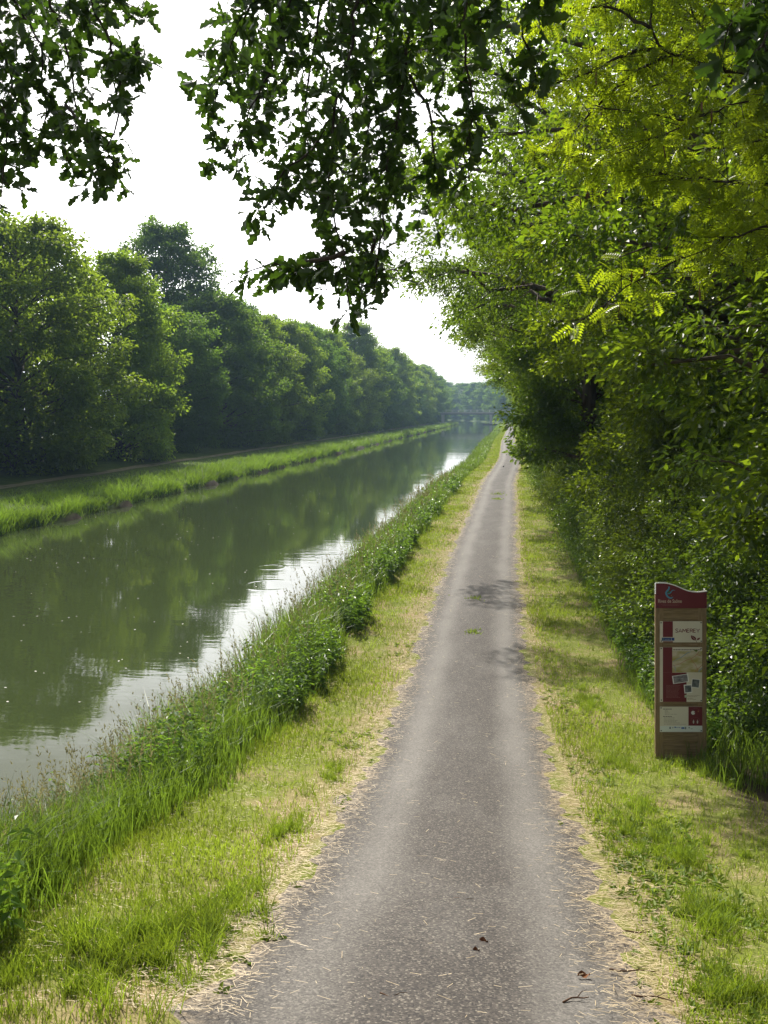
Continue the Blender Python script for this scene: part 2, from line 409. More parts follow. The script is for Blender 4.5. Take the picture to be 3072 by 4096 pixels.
us_p = np.concatenate([np.arange(-1.72, .66, .1)])
ys_p = np.concatenate([np.arange(-8, 3, .5), np.arange(3, 30, .11), np.arange(30, 110, .8), np.arange(110, 398, 4.0)])
def edge_x(U, Y):
    w = .10 * np.sin(Y * 1.7) * np.sin(Y * .43 + 1) + .06 * np.sin(Y * 4.3 + 1) + .05 * np.sin(Y * 9.7) + .04 * np.sin(Y * 21.3 + 2)
    w2 = .09 * np.sin(Y * 1.3 + 2) * np.sin(Y * .51) + .06 * np.sin(Y * 5.1) + .05 * np.sin(Y * 11.3 + 1) + .04 * np.sin(Y * 19.1)
    return x_of_u(U, Y) + np.where(U < -.55, w * (1 - sst(-1.72, -1.3, U)), w2 * sst(.15, .6, U))
def wear(U, Y, X):
    t = np.exp(-((U + 1.16) / .22) ** 2) + np.exp(-((U - .10) / .22) ** 2)
    near = .80 + .2 * sst(4, 12, Y)
    e = np.maximum(1 - sst(-1.72, -1.42, U), sst(.26, .58, U))
    e = e * (.65 + .35 * np.sin(Y * 1.3 + 2)) 
    return np.stack([np.clip(t * near, 0, 1), np.clip(e * 1.2, 0, 1), t * 0], -1)
path = ob('towpath', grid_mesh('towpath', us_p, ys_p, edge_x,
          lambda X, Y, U: np.interp(U, [-1.72, -1.62, -1.4, -.55, .3, .5, .6], [-.02, .002, .016, .042, .016, .002, -.02]) + ramp(Y), path_mat(), 'wear', wear))
tag(path, 'grey chip-sealed towpath with two pale wheel tracks', 'path', kind='structure')

far_mat = plain('far_track', (.10, .10, .05), .95, .1, 2.0, (.24, .21, .13))
fys = np.concatenate([np.arange(20, 120, 1.5), np.arange(120, 420, 6.0)])
fp = ob('far_towpath', grid_mesh('far_towpath', np.array([-31.6, -31.0, -30.6, -30.0]), fys, lambda U, Y: U + bend(Y) + .15 * np.sin(Y * .22) ,
        lambda X, Y, U: gz(X, Y) + .02, far_mat))
tag(fp, 'faint trodden track along the shaded far bank', 'path', kind='structure')

for (px, py, rpx) in ((1317, 2228, 60), (1085, 2268, 55), (1080, 2340, 105), (1810, 1870, 18), (1700, 1900, 22)):
    d = ray(px, py); t = (WATER_Z - CAM[2]) / d[2]; p = CAM + d * t
    RINGS.append((p[0], p[1], rpx * t / FPX))
wys = np.concatenate([np.arange(-40, 400, 10.0), np.arange(400, 820, 20.0)])
water = ob('canal_water', grid_mesh('canal_water', np.array([-23.5, -18, -12, -7, -4.0]), wys, lambda U, Y: U + bend(Y), lambda X, Y, U: np.zeros_like(X), water_mat()),
           loc=(0, 0, WATER_Z))
tag(water, 'still murky green canal water reflecting trees and sky', 'water', kind='structure')

# ------------------------------------------------------------------ leaves
def leaves(g, P, D, N, L, W, six=False, fold=.25, droop=.12):
    D = unit(D); S = unit(np.cross(D, N)); N = np.cross(S, D)
    L = np.asarray(L)[:, None]; W = np.asarray(W)[:, None]; n = len(P)
    if not six:
        a = P; b = P + D * L * .45 + S * W * .5 + N * W * fold
        c = P + D * L - N * L * droop; d = P + D * L * .45 - S * W * .5 + N * W * fold
        V = np.stack([a, b, c, d], 1).reshape(-1, 3)
        o = np.arange(n)[:, None] * 4
        F = np.concatenate([o + [0, 1, 2], o + [0, 2, 3]], 0)
        g.add(V, F)
    else:
        pts = [P, P + D * L * .3 + S * W * .46 + N * W * fold * .8, P + D * L * .68 + S * W * .38 + N * (W * fold * .6 - L * droop * .4),
               P + D * L - N * L * droop, P + D * L * .68 - S * W * .38 + N * (W * fold * .6 - L * droop * .4), P + D * L * .3 - S * W * .46 + N * W * fold * .8]
        V = np.stack(pts, 1).reshape(-1, 3); o = np.arange(n)[:, None] * 6
        F = np.concatenate([o + [0, 1, 2, 3], o + [0, 3, 4, 5]], 0)
        g.add(V, F)
def sprays(g, rng, C, A, size, flat, nl, L, W, droop=.35, upb=.8, six=False, pw=.6, long=1.0):
    C = np.asarray(C); n = len(C); size = np.broadcast_to(np.asarray(size, float), (n,))
    A = unit(A); up = np.array([0, 0, 1.0])
    S = unit(np.cross(A, up) + 1e-4); U = np.cross(S, A)
    q = rng.normal(size=(n, nl, 3)); q /= np.linalg.norm(q, axis=2, keepdims=True); q *= rng.random((n, nl, 1)) ** pw
    off = (A[:, None] * q[..., :1] * long + S[:, None] * q[..., 1:2] * .85 + U[:, None] * q[..., 2:3] * flat) * size[:, None, None]
    P = (C[:, None] + off).reshape(-1, 3)
    D = (A[:, None] * .5 + unit(off) * .7 + rng.normal(size=(n, nl, 3)) * .45); D[..., 2] -= droop; D = D.reshape(-1, 3)
    N = rng.normal(size=(n * nl, 3)) * .55; N[:, 2] += upb
    sc = rng.uniform(.65, 1.2, n * nl)
    leaves(g, P, D, N, L * sc, W * sc, six)

def build_tree(seed, H, Rr, base, prof, nlimb, nlat, nleaf, L, csize, flat=.32, rise=.25, droop=.35, asp=.6, twig=0, six=False, trunk_r=None):
    rng = np.random.default_rng(seed)
    tg, cg = Geo(), Geo()
    lean = rng.normal(size=2) * .02 * H
    zt = np.linspace(0, H * .93, 8); tr = trunk_r or .017 * H
    tx = lean[0] * (zt / H) ** 1.5; ty = lean[1] * (zt / H) ** 1.5
    tp = np.stack([tx, ty, zt], 1); tp[0, 2] = -.3
    tg.tube(tp, tr * (1 - .92 * (zt / zt[-1]) ** .9) * np.where(zt < .1, 1.35, 1), 8)
    C, A, Sz = [], [], []
    for i in range(nlimb):
        t = (i + .5) / nlimb + rng.normal() * .012; t = min(max(t, .005), .995)
        h_end = base + (H - base) * t
        r = Rr * prof(t) * rng.uniform(.72, 1.08)
        h0 = max(base * .5, min(h_end - rise * r * rng.uniform(.6, 1.3), H * .9))
        az = i * 2.39996 + rng.normal() * .25
        o = np.array([np.interp(h0, zt, tx), np.interp(h0, zt, ty), h0])
        dirv = np.array([math.cos(az), math.sin(az), 0])
        e = o + dirv * r; e[2] = h_end
        sv = np.linspace(0, 1, 6)[:, None]
        pts = o + (e - o) * sv; pts[:, 2] += (np.sin(sv[:, 0] * math.pi) * .08 * r)
        pts[1:-1] += rng.normal(size=(4, 3)) * .03 * r
        lr = tr * (.42 - .25 * t) * (r / Rr + .3)
        tg.tube(pts, lr * (1 - .88 * sv[:, 0]), 5, cap=False)
        side = np.array([-dirv[1], dirv[0], 0])
        for j in range(nlat):
            s = .22 + .78 * ((j + rng.random()) / nlat)
            p = np.array([np.interp(s, sv[:, 0], pts[:, k]) for k in range(3)])
            sg = 1 if j % 2 else -1
            ln = r * (.42 * (1.15 - s)) * rng.uniform(.5, 1.15) + csize * .25
            dv = unit(dirv * .7 + side * sg * rng.uniform(.5, 1.1) + np.array([0, 0, rng.normal() * .35]))
            c = p + dv * ln
            C.append(c); A.append(dv); Sz.append(csize * rng.uniform(.7, 1.25))
            if twig:
                mid = (p + c) / 2 + rng.normal(size=3) * .03 * ln
                tg.tube([p, mid, c + dv * csize * .4], [lr * .3 * (1.1 - s) + twig, twig, twig * .5], 3, cap=False)
        C.append(e); A.append(unit(e - pts[-2])); Sz.append(csize)
    C.append(np.array([tx[-1], ty[-1], H * .96])); A.append(np.array([.1, .1, 1.])); Sz.append(csize)
    sprays(cg, rng, np.array(C), np.array(A), np.array(Sz), flat, nleaf, L, L * asp, droop, six=six)
    return tg, cg

def p_round(t): return (.74 + .26 * min(1, t * 3.2)) * (max(0, 1 - max(0, (t - .35) / .65) ** 3.0)) ** .55 + .06
def p_oval(t): return (.80 + .20 * min(1, t * 4)) * (max(0, 1 - max(0, (t - .2) / .8) ** 2.4)) ** .6 + .05
def p_vase(t): return (.24 + .76 * float(sst(.10, .50, t))) * (max(0, 1 - max(0, (t - .5) / .5) ** 2.4)) ** .5 + .05
def p_dome(t): return (.45 + .55 * min(1, t * 2.2)) * (max(0, 1 - max(0, (t - .45) / .55) ** 2.0)) ** .5 + .04

FAR = []
for k, (pf, H, Rr, b) in enumerate([(p_oval, 20, 7.6, .3), (p_round, 20, 7.6, .4), (p_oval, 21, 7.0, .3), (p_round, 20, 8.0, .4)]):
    tg, cg = build_tree(100 + k, H, Rr, b, pf, 88, 7, 66, .38, 1.25, .6, .42, .35, .66)
    FAR.append((tg.mesh('far_trunk', M['bark'], True), cg.mesh('far_crown', M['far_leaf'])))
tg, cg = build_tree(140, 29, 7.0, 9, p_dome, 78, 6, 70, .42, 1.4, .6, .55, .2, .66, trunk_r=.42)
DOME = (tg.mesh('dome_trunk', M['bark'], True), cg.mesh('dome_crown', M['far_leaf']))

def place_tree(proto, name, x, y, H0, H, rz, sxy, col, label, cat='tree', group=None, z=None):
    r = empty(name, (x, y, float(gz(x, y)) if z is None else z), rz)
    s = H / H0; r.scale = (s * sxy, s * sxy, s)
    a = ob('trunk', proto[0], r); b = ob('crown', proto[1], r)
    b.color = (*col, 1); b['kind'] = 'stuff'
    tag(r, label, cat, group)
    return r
# far-bank row, spaced from the photograph's overlapping crowns
rowL = []
Yc = 45.0
rr = np.random.default_rng(5)
while Yc < 420:
    rowL.append(Yc); Yc += 15.5 + .012 * Yc + rr.uniform(-1.5, 1.5)
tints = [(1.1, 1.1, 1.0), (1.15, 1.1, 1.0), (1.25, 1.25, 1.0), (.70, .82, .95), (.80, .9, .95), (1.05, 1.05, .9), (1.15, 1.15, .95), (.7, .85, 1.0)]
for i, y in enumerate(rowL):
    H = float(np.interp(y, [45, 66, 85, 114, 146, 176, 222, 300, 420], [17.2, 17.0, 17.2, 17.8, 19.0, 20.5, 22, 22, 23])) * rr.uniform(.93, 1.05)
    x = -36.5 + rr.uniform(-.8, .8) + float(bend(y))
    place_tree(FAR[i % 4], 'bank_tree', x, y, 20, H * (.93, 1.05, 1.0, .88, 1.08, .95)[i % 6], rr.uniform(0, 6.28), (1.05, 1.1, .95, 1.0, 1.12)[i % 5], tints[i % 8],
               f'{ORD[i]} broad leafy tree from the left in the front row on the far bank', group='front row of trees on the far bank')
back = [(-46, 55, 19), (-46, 68, 19.5), (-47, 84, 19.5), (-48, 134, 21.5), (-46, 150, 21.5), (-47, 176, 23), (-47, 205, 24.5), (-47, 245, 25), (-48, 290, 25), (-48, 340, 26)]
for i, (x, y, H) in enumerate(back):
    place_tree(FAR[(i + 2) % 4], 'bank_tree', x, y, 20, H, rr.uniform(0, 6.28), .9, tints[(i + 3) % 8],
               f'{ORD[i]} taller treetop from the left showing above the front row on the far bank', group='taller trees behind the front row')
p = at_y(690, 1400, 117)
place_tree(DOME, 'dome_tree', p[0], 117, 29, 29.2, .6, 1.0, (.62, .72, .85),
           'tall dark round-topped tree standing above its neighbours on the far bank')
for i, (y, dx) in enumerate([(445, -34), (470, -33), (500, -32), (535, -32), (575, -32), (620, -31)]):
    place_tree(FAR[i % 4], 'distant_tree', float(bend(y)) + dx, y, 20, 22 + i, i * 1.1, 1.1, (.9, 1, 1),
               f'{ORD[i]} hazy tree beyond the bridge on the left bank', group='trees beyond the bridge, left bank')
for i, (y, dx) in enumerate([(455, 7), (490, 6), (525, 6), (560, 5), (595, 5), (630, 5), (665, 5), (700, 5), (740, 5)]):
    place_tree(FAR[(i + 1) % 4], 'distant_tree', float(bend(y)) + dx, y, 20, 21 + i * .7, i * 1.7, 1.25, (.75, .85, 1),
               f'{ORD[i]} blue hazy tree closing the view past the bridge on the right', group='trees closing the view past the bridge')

# near-bank trees overhanging the towpath
NEAR = []
for k, (pf, H, Rr, b, L, asp) in enumerate([(p_vase, 16, 6.3, 1.2, .125, .68), (p_dome, 16, 5.8, 1.0, .13, .7), (p_vase, 17, 6.8, 2.6, .14, .5)]):
    tg, cg = build_tree(200 + k, H, Rr, b, pf, 62, 9, 140, L, .66, .62, .3, .2, asp, twig=.008)
    NEAR.append((tg.mesh('near_trunk', M['bark'], True), cg.mesh('near_crown', M['wood_leaf'])))
rowR = [(6.2, 10.8, 15.0, 1), (5.6, 15.5, 17, 0), (5.6, 21, 16, 1), (2.6, 30, 18, 2), (4.4, 36, 16, 0), (3.6, 42, 17, 2), (3.5, 52, 17.5, 0),
        (3.8, 64, 17.5, 2), (4.2, 78, 17.5, 0), (4.6, 95, 17.5, 2), (6.0, 115, 18, 0), (6.4, 140, 18, 2), (6.5, 170, 18, 1), (6.8, 205, 18, 0), (7, 245, 18, 1), (7, 290, 18, 2), (7, 345, 18, 0)]
tr2 = [(1, 1, 1), (.9, 1.0, .9), (1.1, 1.05, .9), (.85, .95, 1.0), (1.05, 1.1, .9)]
for i, (x, y, H, v) in enumerate(rowR):
    place_tree(NEAR[v], 'towpath_tree', x, y, 16, H, rr.uniform(0, 6.28), 1.0, tr2[i % 5],
               f'{ORD[i]} leafy tree from the viewer in the row overhanging the right of the towpath', group='trees overhanging the right side of the towpath')
for i, (x, y, H) in enumerate([(12, 12, 17), (12.5, 20, 18), (12, 29, 18), (13, 40, 18), (12.5, 54, 19), (13, 72, 19), (13, 95, 19)]):
    place_tree(FAR[i % 4], 'wood_tree', x, y, 20, H, i * 1.3, .8, (.8, .9, .9),
               f'{ORD[i]} tree from the viewer in the wood behind the towpath trees', group='trees in the wood behind the towpath row')

# a younger tree with larger bright leaves leaning out above the board
tg, cg = build_tree(260, 8.6, 2.7, 3.3, p_oval, 30, 6, 46, .105, .5, .5, .3, .45, .5, twig=.006, six=True, trunk_r=.09)
YT = (tg.mesh('young_trunk', M['bark'], True), cg.mesh('young_crown', M['bright_leaf']))
place_tree(YT, 'young_tree', 4.35, 9.7, 8.6, 8.6, .4, 1.0, (1, 1, 1), 'young tree with large bright leaves leaning out above the information board')
# shrubs of the hedge below them
def build_shrub(seed, H, Rr, ncl, nleaf, L, asp):
    rng = np.random.default_rng(seed); tg, cg = Geo(), Geo()
    d = rng.normal(size=(ncl, 3)); d[:, 2] = np.abs(d[:, 2]) * .9 + .02; d = unit(d)
    lump = 1 + .16 * np.sin(d[:, 0] * 5 + seed) * np.cos(d[:, 1] * 6) + .1 * np.sin(d[:, 2] * 9 + d[:, 0] * 7)
    rad = (.45 + .55 * rng.random(ncl) ** .45) * lump
    C = d * rad[:, None] * np.array([Rr, Rr, H * .55]); C[:, 2] += H * .42 * (.3 + .7 * rng.random(ncl))
    C[:, 2] = np.clip(C[:, 2], .15, None)
    A = d * np.array([1, 1, .35]) + rng.normal(size=(ncl, 3)) * .3
    sprays(cg, rng, C, A, rng.uniform(.22, .45, ncl), .5, nleaf, L, L * asp, .3, .6, long=1.35)
    for k in range(14):
        e = C[rng.integers(ncl)]; b = np.array([rng.normal() * .15 * Rr, rng.normal() * .15 * Rr, -.1])
        m = b + (e - b) * .5; m[2] += .12 * H
        tg.tube([b, (b + m) / 2 + rng.normal(size=3) * .05, m, e], [.035, .028, .02, .006], 5, cap=False)
    return tg.mesh('shrub_stems', M['bark'], True), cg.mesh('shrub_foliage', M['shrub_leaf'])
SHR = [build_shrub(300, 4.2, 1.7, 620, 70, .065, .66), build_shrub(301, 3.8, 1.8, 560, 70, .070, .6), build_shrub(302, 4.6, 1.6, 460, 84, .078, .6)]
shr = [(5.0, 9.6, .95, 0), (4.5, 11.4, .9, 1), (4.4, 13.2, 1.05, 2), (4.0, 15.2, 1.0, 0), (3.9, 17.2, 1.1, 1), (3.8, 19.8, 1.1, 2), (3.7, 22.6, 1.0, 0), (3.6, 25.6, 1.1, 1),
       (3.5, 28.8, 1.05, 2), (3.5, 32.2, 1.15, 0), (3.4, 36, 1.1, 1), (3.5, 40, 1.2, 2), (3.5, 44.5, 1.2, 0), (3.5, 49.5, 1.2, 1), (3.9, 55, 1.3, 2),
       (4.2, 61, 1.35, 0), (4.3, 68, 1.4, 1), (4.3, 76, 1.4, 2), (4.5, 86, 1.5, 0), (4.6, 98, 1.6, 1), (4.8, 112, 1.7, 2), (5, 130, 1.8, 0)]
for i, (x, y, s, v) in enumerate(shr):
    r = empty('hedge_shrub', (x, y, float(gz(x, y)) - .02), i * 2.1); r.scale = (s, s, s * (1 + .06 * math.sin(i * 3)))
    ob('stems', SHR[v][0], r); f = ob('foliage', SHR[v][1], r); f['kind'] = 'stuff'
    c = tr2[(i * 3) % 5]; f.color = (*c, 1)
    tag(r, f'{ORD[i]} glossy-leaved shrub from the viewer in the hedge right of the towpath', 'shrub', 'shrubs of the hedge right of the towpath')

# ------------------------------------------------------------------ oak over the viewer
def oak_outline():
    L = [(0, .0), (.17, .06), (.34, .20), (.43, .11), (.62, .29), (.72, .15), (.87, .21), (1.0, 0)]
    return np.array(L)
OAKL = oak_outline()
def oak_leaf_geo(g, P, D, N, S0):
    D = unit(D); S = unit(np.cross(D, N)); N = np.cross(S, D)
    t = OAKL[:, 0]; w = OAKL[:, 1]; k = len(t); n = len(P)
    mid = P[:, None] + D[:, None] * (t * 1.0)[None, :, None] * S0[:, None, None] - N[:, None] * (.18 * t ** 2)[None, :, None] * S0[:, None, None]
    for sg in (1, -1):
        edge = mid + (S[:, None] * sg + N[:, None] * .30) * w[None, :, None] * S0[:, None, None]
        V = np.concatenate([edge, mid[:, 1:-1]], 1)                         # k + k-2
        m = V.shape[1]; o = np.arange(n)[:, None] * m
        q = []
        for a in range(k - 1):
            ea, eb = a, a + 1
            ma = k + a - 1 if 1 <= a <= k - 2 else None
            mb = k + a if a + 1 <= k - 2 else None
            if ma is None: q.append([ea, eb, mb, mb])
            elif mb is None: q.append([ea, eb, ma, ma])
            else: q.append([ea, eb, mb, ma])
        quads = [x for x in q if x[2] != x[3]]; tris = [x[:3] for x in q if x[2] == x[3]]
        if sg < 0: quads = [x[::-1] for x in quads]; tris = [x[::-1] for x in tris]
        base = g.n
        g.add(V.reshape(-1, 3), np.concatenate([o + np.array(x) for x in quads], 0))
        F = np.concatenate([o + np.array(x) for x in tris], 0).astype(np.int32) + base
        g.L.append(F.ravel()); g.S.append(np.full(len(F), 3, np.int32))

rng = np.random.default_rng(21)
oak_strands = [  # pixel polylines, distance, leafiness, sideways spread in metres
    ([(-242, -520), (-62, 0), (55, 330), (28, 560), (5, 790)], 6.4, .75, .20),
    ([(-152, -450), (28, -60), (163, 180), (185, 420), (163, 560)], 6.9, .8, .24),
    ([(46, -460), (199, 0), (289, 240), (316, 470), (262, 660)], 6.5, .75, .2),
    ([(163, -470), (352, -40), (442, 160), (485, 300), (478, 430), (433, 600), (460, 690)], 6.2, .6, .15),
    ([(262, 420), (352, 560), (415, 650), (334, 740)], 6.3, .8, .14),
    ([(352, -460), (415, -60), (496, 20), (613, 60)], 6.1, .45, .08),
    ([(442, 160), (514, 200), (568, 215)], 6.2, .9, .09),
    ([(-278, -100), (-62, 250), (19, 480), (91, 640)], 6.8, .8, .18),
    ([(-98, -350), (100, -40), (262, 60), (370, 120)], 7.2, .8, .24),
    ([(1580, -560), (1440, -60), (1390, 260), (1330, 470), (1310, 760), (1375, 1000), (1400, 1230)], 6.3, .95, .20),
    ([(1180, -540), (1040, -60), (930, 160), (880, 330), (860, 420)], 6.0, 1.25, .22),
    ([(1320, -540), (1180, -80), (1090, 250), (980, 480), (930, 600)], 6.4, 1.1, .20),
    ([(1330, 470), (1230, 620), (1090, 720), (1030, 850)], 6.4, 1.0, .18),
    ([(1375, 1010), (1270, 1040), (1160, 1070), (1060, 1060), (980, 1090)], 6.3, .95, .10),
    ([(1780, -560), (1660, -60), (1620, 300), (1560, 640), (1520, 950), (1490, 1190)], 6.8, .9, .20),
    ([(2000, -560), (1880, -80), (1840, 180), (1900, 420), (1860, 600), (1880, 730)], 6.0, .75, .16),
    ([(1400, -520), (1300, -60), (1250, 220), (1210, 480), (1260, 760)], 7.0, 1.25, .28),
    ([(1700, -500), (1560, -40), (1480, 250), (1470, 520), (1430, 820)], 7.3, 1.15, .28),
    ([(1270, -500), (1130, -40), (1030, 140), (1080, 360)], 7.2, 1.3, .28),
    ([(1640, 300), (1730, 480), (1740, 700), (1700, 850)], 6.6, .7, .16),
    ([(1950, -520), (1800, -40), (1700, 140), (1580, 260)], 7.2, 1.2, .26),
    ([(2250, -540), (2140, -80), (2080, 120), (2160, 320), (2080, 380)], 5.2, .75, .14),
    ([(3200, -300), (3060, -60), (2960, 60), (2900, 160)], 4.4, .9, .12),
    ([(3350, -150), (3150, 40), (3040, 160), (3040, 250)], 4.5, .8, .10),
    ([(1500, 950), (1470, 1080), (1430, 1180)], 6.8, .9, .14),
]
oak = empty('oak_tree', (6.2, 1.2, float(gz(6.2, 1.2))))
tag(oak, 'dark backlit oak whose lobed leaves hang across the top of the view', 'tree')
oz = oak.location.copy()
def rel(p): return np.asarray(p) - np.array(oz)
tg = Geo()
tg.tube(rel([(6.2, 1.2, oz.z - .3), (6.1, 1.25, oz.z + 1.2), (5.9, 1.4, oz.z + 3), (5.5, 1.9, oz.z + 5), (5.2, 2.2, 9.5), (5.3, 1.8, 13)]), [.46, .36, .32, .28, .22, .08], 12)
ob('trunk', tg.mesh('oak_trunk', M['dark_bark'], True), oak)
LIMB = np.array([(5.4, 2.0, 8.0), (4.4, 3.6, 8.9), (3.0, 5.2, 9.3), (1.0, 6.0, 9.4), (-1.2, 6.4, 9.35), (-3.2, 6.6, 9.1), (-5.2, 6.8, 8.7)])
tg = Geo(); tg.tube(rel(LIMB), [.16, .14, .12, .095, .07, .05, .025], 8)
tg.tube(rel([(5.5, 1.8, 7.6), (4.6, 3.0, 8.2), (3.6, 4.2, 7.9), (2.4, 4.9, 7.6)]), [.1, .075, .05, .02], 7)
ob('limb', tg.mesh('oak_limb', M['dark_bark'], True), oak)
OP, OD, ON, OS = [], [], [], []
tw_all = Geo()
for k, (pl, dist, dens, spread) in enumerate(oak_strands):
    P = np.array([at_y(px, py, dist + .35 * math.sin(k * 2.3 + j * .9)) for j, (px, py) in enumerate(pl)])
    if pl[0][1] < -200:                                                # tie the strand to the limb above the frame
        j = np.argmin(np.linalg.norm(LIMB - P[0], axis=1)); P = np.concatenate([LIMB[j][None], P])
    # resample
    d = np.concatenate([[0], np.cumsum(np.linalg.norm(np.diff(P, axis=0), axis=1))])
    m = max(6, int(d[-1] / .12)); s = np.linspace(0, d[-1], m)
    Q = np.stack([np.interp(s, d, P[:, i]) for i in range(3)], 1)
    Q[1:-1] += rng.normal(size=(m - 2, 3)) * .012
    rad = np.interp(np.linspace(0, 1, m), [0, 1], [.020, .004]) * (1 if len(pl) > 4 else .7)
    bg_ = Geo(); bg_.tube(rel(Q), rad, 5)
    ob('branch', bg_.mesh('oak_branch', M['dark_bark'], True), oak)
    start = .18 if pl[0][1] < -200 else .05
    ntw = int(d[-1] * (1 - start) * 36 * dens)
    for q in range(ntw):
        t = start + (1 - start) * rng.random() ** .85
        p = np.array([np.interp(t, np.linspace(0, 1, m), Q[:, i]) for i in range(3)])
        dv = unit(rng.normal(size=3) * np.array([1, 1.1, .7]) + np.array([0, 0, -.15]))
        ln = spread * rng.uniform(.3, 1.25)
        e = p + dv * ln + np.array([0, 0, -.04])
        tw_all.tube(rel([p, (p + e) / 2 + np.array([0, 0, .01]), e]), [.0035, .0026, .0018], 3, cap=False)
        nb = rng.integers(3, 7)
        for _ in range(nb):
            ld = unit(dv * .5 + rng.normal(size=3) * .8 + np.array([0, 0, -.25]))
            OP.append(e - dv * rng.uniform(0, .05)); OD.append(ld)
            ON.append(unit(rng.normal(size=3) * .7 + np.array([-.1, .1, .8]))); OS.append(rng.uniform(.07, .155))
ob('twigs', tw_all.mesh('oak_twigs', M['dark_bark'], True), oak)['kind'] = 'stuff'
OP = np.array(OP); OD = np.array(OD); ON = np.array(ON); OS = np.array(OS)
# the 300 that show largest (nearest inside the frame) are leaves of their own
def pix(P):
    v = (P - CAM) @ _cm
    return IW / 2 + FPX * v[:, 0] / -v[:, 2], IH / 2 - FPX * v[:, 1] / -v[:, 2], -v[:, 2]
ox, oy, od_ = pix(OP)
inside = (ox > 0) & (ox < IW) & (oy > 0) & (oy < IH)
score = np.where(inside, OS / od_, 0)
top = np.argsort(-score)[:300]; rest = np.setdiff1d(np.arange(len(OP)), top)
gg = Geo(); oak_leaf_geo(gg, np.array([rel(p) for p in OP[rest]]), OD[rest], ON[rest], OS[rest])
ob('foliage', gg.mesh('oak_foliage', M['oak_leaf']), oak)['kind'] = 'stuff'
leafs = []
for v in range(3):
    gg = Geo(); oak_leaf_geo(gg, np.zeros((1, 3)), np.array([[0, 1., 0]]), np.array([[.05 * (v - 1), 0, 1.]]), np.ones(1)); leafs.append(gg.mesh('oak_leaf', M['oak_leaf']))
def place_leaf(name, me, parent, P, D, N, s):
    D = Vector(D).normalized(); N = Vector(N); S = D.cross(N).normalized(); N = S.cross(D)
    o = bpy.data.objects.new(name, me); COL.objects.link(o); o.parent = parent
    mt = Matrix((S, D, N)).transposed().to_4x4()
    o.matrix_basis = Matrix.Translation(P) @ mt @ Matrix.Scale(s, 4)
    return o
for i in top:
    place_leaf('leaf', leafs[i % 3], oak, rel(OP[i]), OD[i], ON[i], OS[i])

# ------------------------------------------------------------------ locust tree, top right
def locust_leaf_geo(g, P, D, N, S0, nl=7):
    D = unit(D); S = unit(np.cross(D, N)); N = np.cross(S, D); n = len(P)
    for j in range(nl):
        t = .18 + .76 * j / (nl - 1)
        c = P + D * (t * S0)[:, None] - N * (.22 * t * t * S0)[:, None]
        for sg in (1, -1):
            d = D * .35 + S * sg - N * .15
            l = S0 * (.27 - .06 * abs(t - .5)); leaves(g, c, d, N, l, l * .44, False, .12, .1)
    c = P + D * (.94 * S0)[:, None] - N * (.2 * S0)[:, None]
    leaves(g, c, D - N * .3, N, S0 * .25, S0 * .11, False, .12, .1)
    g_r = P + D * (.95 * S0)[:, None] - N * (.2 * S0)[:, None]
    w = (.006 * np.ones(n))[:, None] * .25
    V = np.stack([P - S * w, P + S * w, g_r], 1).reshape(-1, 3); o = np.arange(n)[:, None] * 3
    g.add(V, o + [0, 1, 2])
loc = empty('locust_tree', (5.6, 8.3, float(gz(5.6, 8.3))))
tag(loc, 'yellow-green feathery locust tree with dark arching branches and hanging brown pods, upper right', 'tree')
lz = np.array(loc.location)
tg = Geo()
tg.tube(np.array([(5.6, 8.3, lz[2] - .3), (5.5, 8.3, 2), (5.3, 8.2, 4), (5.1, 8.2, 6.5), (4.9, 8.1, 9), (4.6, 8.1, 12)]) - lz, [.24, .2, .18, .15, .11, .03], 10)
ob('trunk', tg.mesh('locust_trunk', M['dark_bark'], True), loc)
loc_br = [ # pixel polyline, distance, base radius, leafiness
    ([(3300, 330), (3072, 305), (2900, 285), (2760, 235), (2650, 205), (2600, 110), (2610, -20), (2640, -160)], 7.4, .040, .8),
    ([(2650, 210), (2560, 195), (2450, 240), (2340, 290), (2230, 335), (2120, 330)], 7.3, .018, 1.0),
    ([(2660, 225), (2560, 280), (2450, 370), (2340, 470), (2240, 570), (2150, 640)], 7.5, .016, .8),
    ([(3300, 200), (3072, 215), (2850, 215), (2700, 205)], 7.9, .022, .9),
    ([(3250, 330), (3072, 390), (2900, 430), (2780, 480), (2600, 560), (2480, 610)], 7.2, .018, 1.1),
    ([(3250, 740), (3072, 735), (2900, 725), (2720, 705), (2560, 665), (2400, 640), (2270, 650)], 7.1, .017, 1.35),
    ([(3280, 820), (3072, 900), (2930, 945), (2780, 1010), (2640, 1080), (2500, 1150), (2410, 1230)], 6.7, .020, 1.1),
    ([(2600, 110), (2500, 60), (2380, 20), (2250, 40), (2150, 90)], 7.4, .014, 1.2),
    ([(3200, 60), (3000, 40), (2850, 10), (2700, -60)], 7.6, .018, 1.2),
    ([(2780, 480), (2650, 470), (2500, 440), (2380, 420)], 7.3, .010, 1.0),
    ([(3250, 560), (3072, 560), (2900, 590), (2760, 600), (2640, 580)], 7.6, .014, 1.3),
    ([(3250, 640), (3072, 830), (2950, 850), (2830, 830)], 7.0, .012, .9),
    ([(2750, 235), (2680, 320), (2560, 360), (2480, 330)], 7.6, .010, 1.0),
    ([(2900, 285), (2850, 140), (2770, 60), (2740, -80)], 7.6, .012, 1.2),
]
LP, LD, LN, LS = [], [], [], []
ltw = Geo(); pods = []
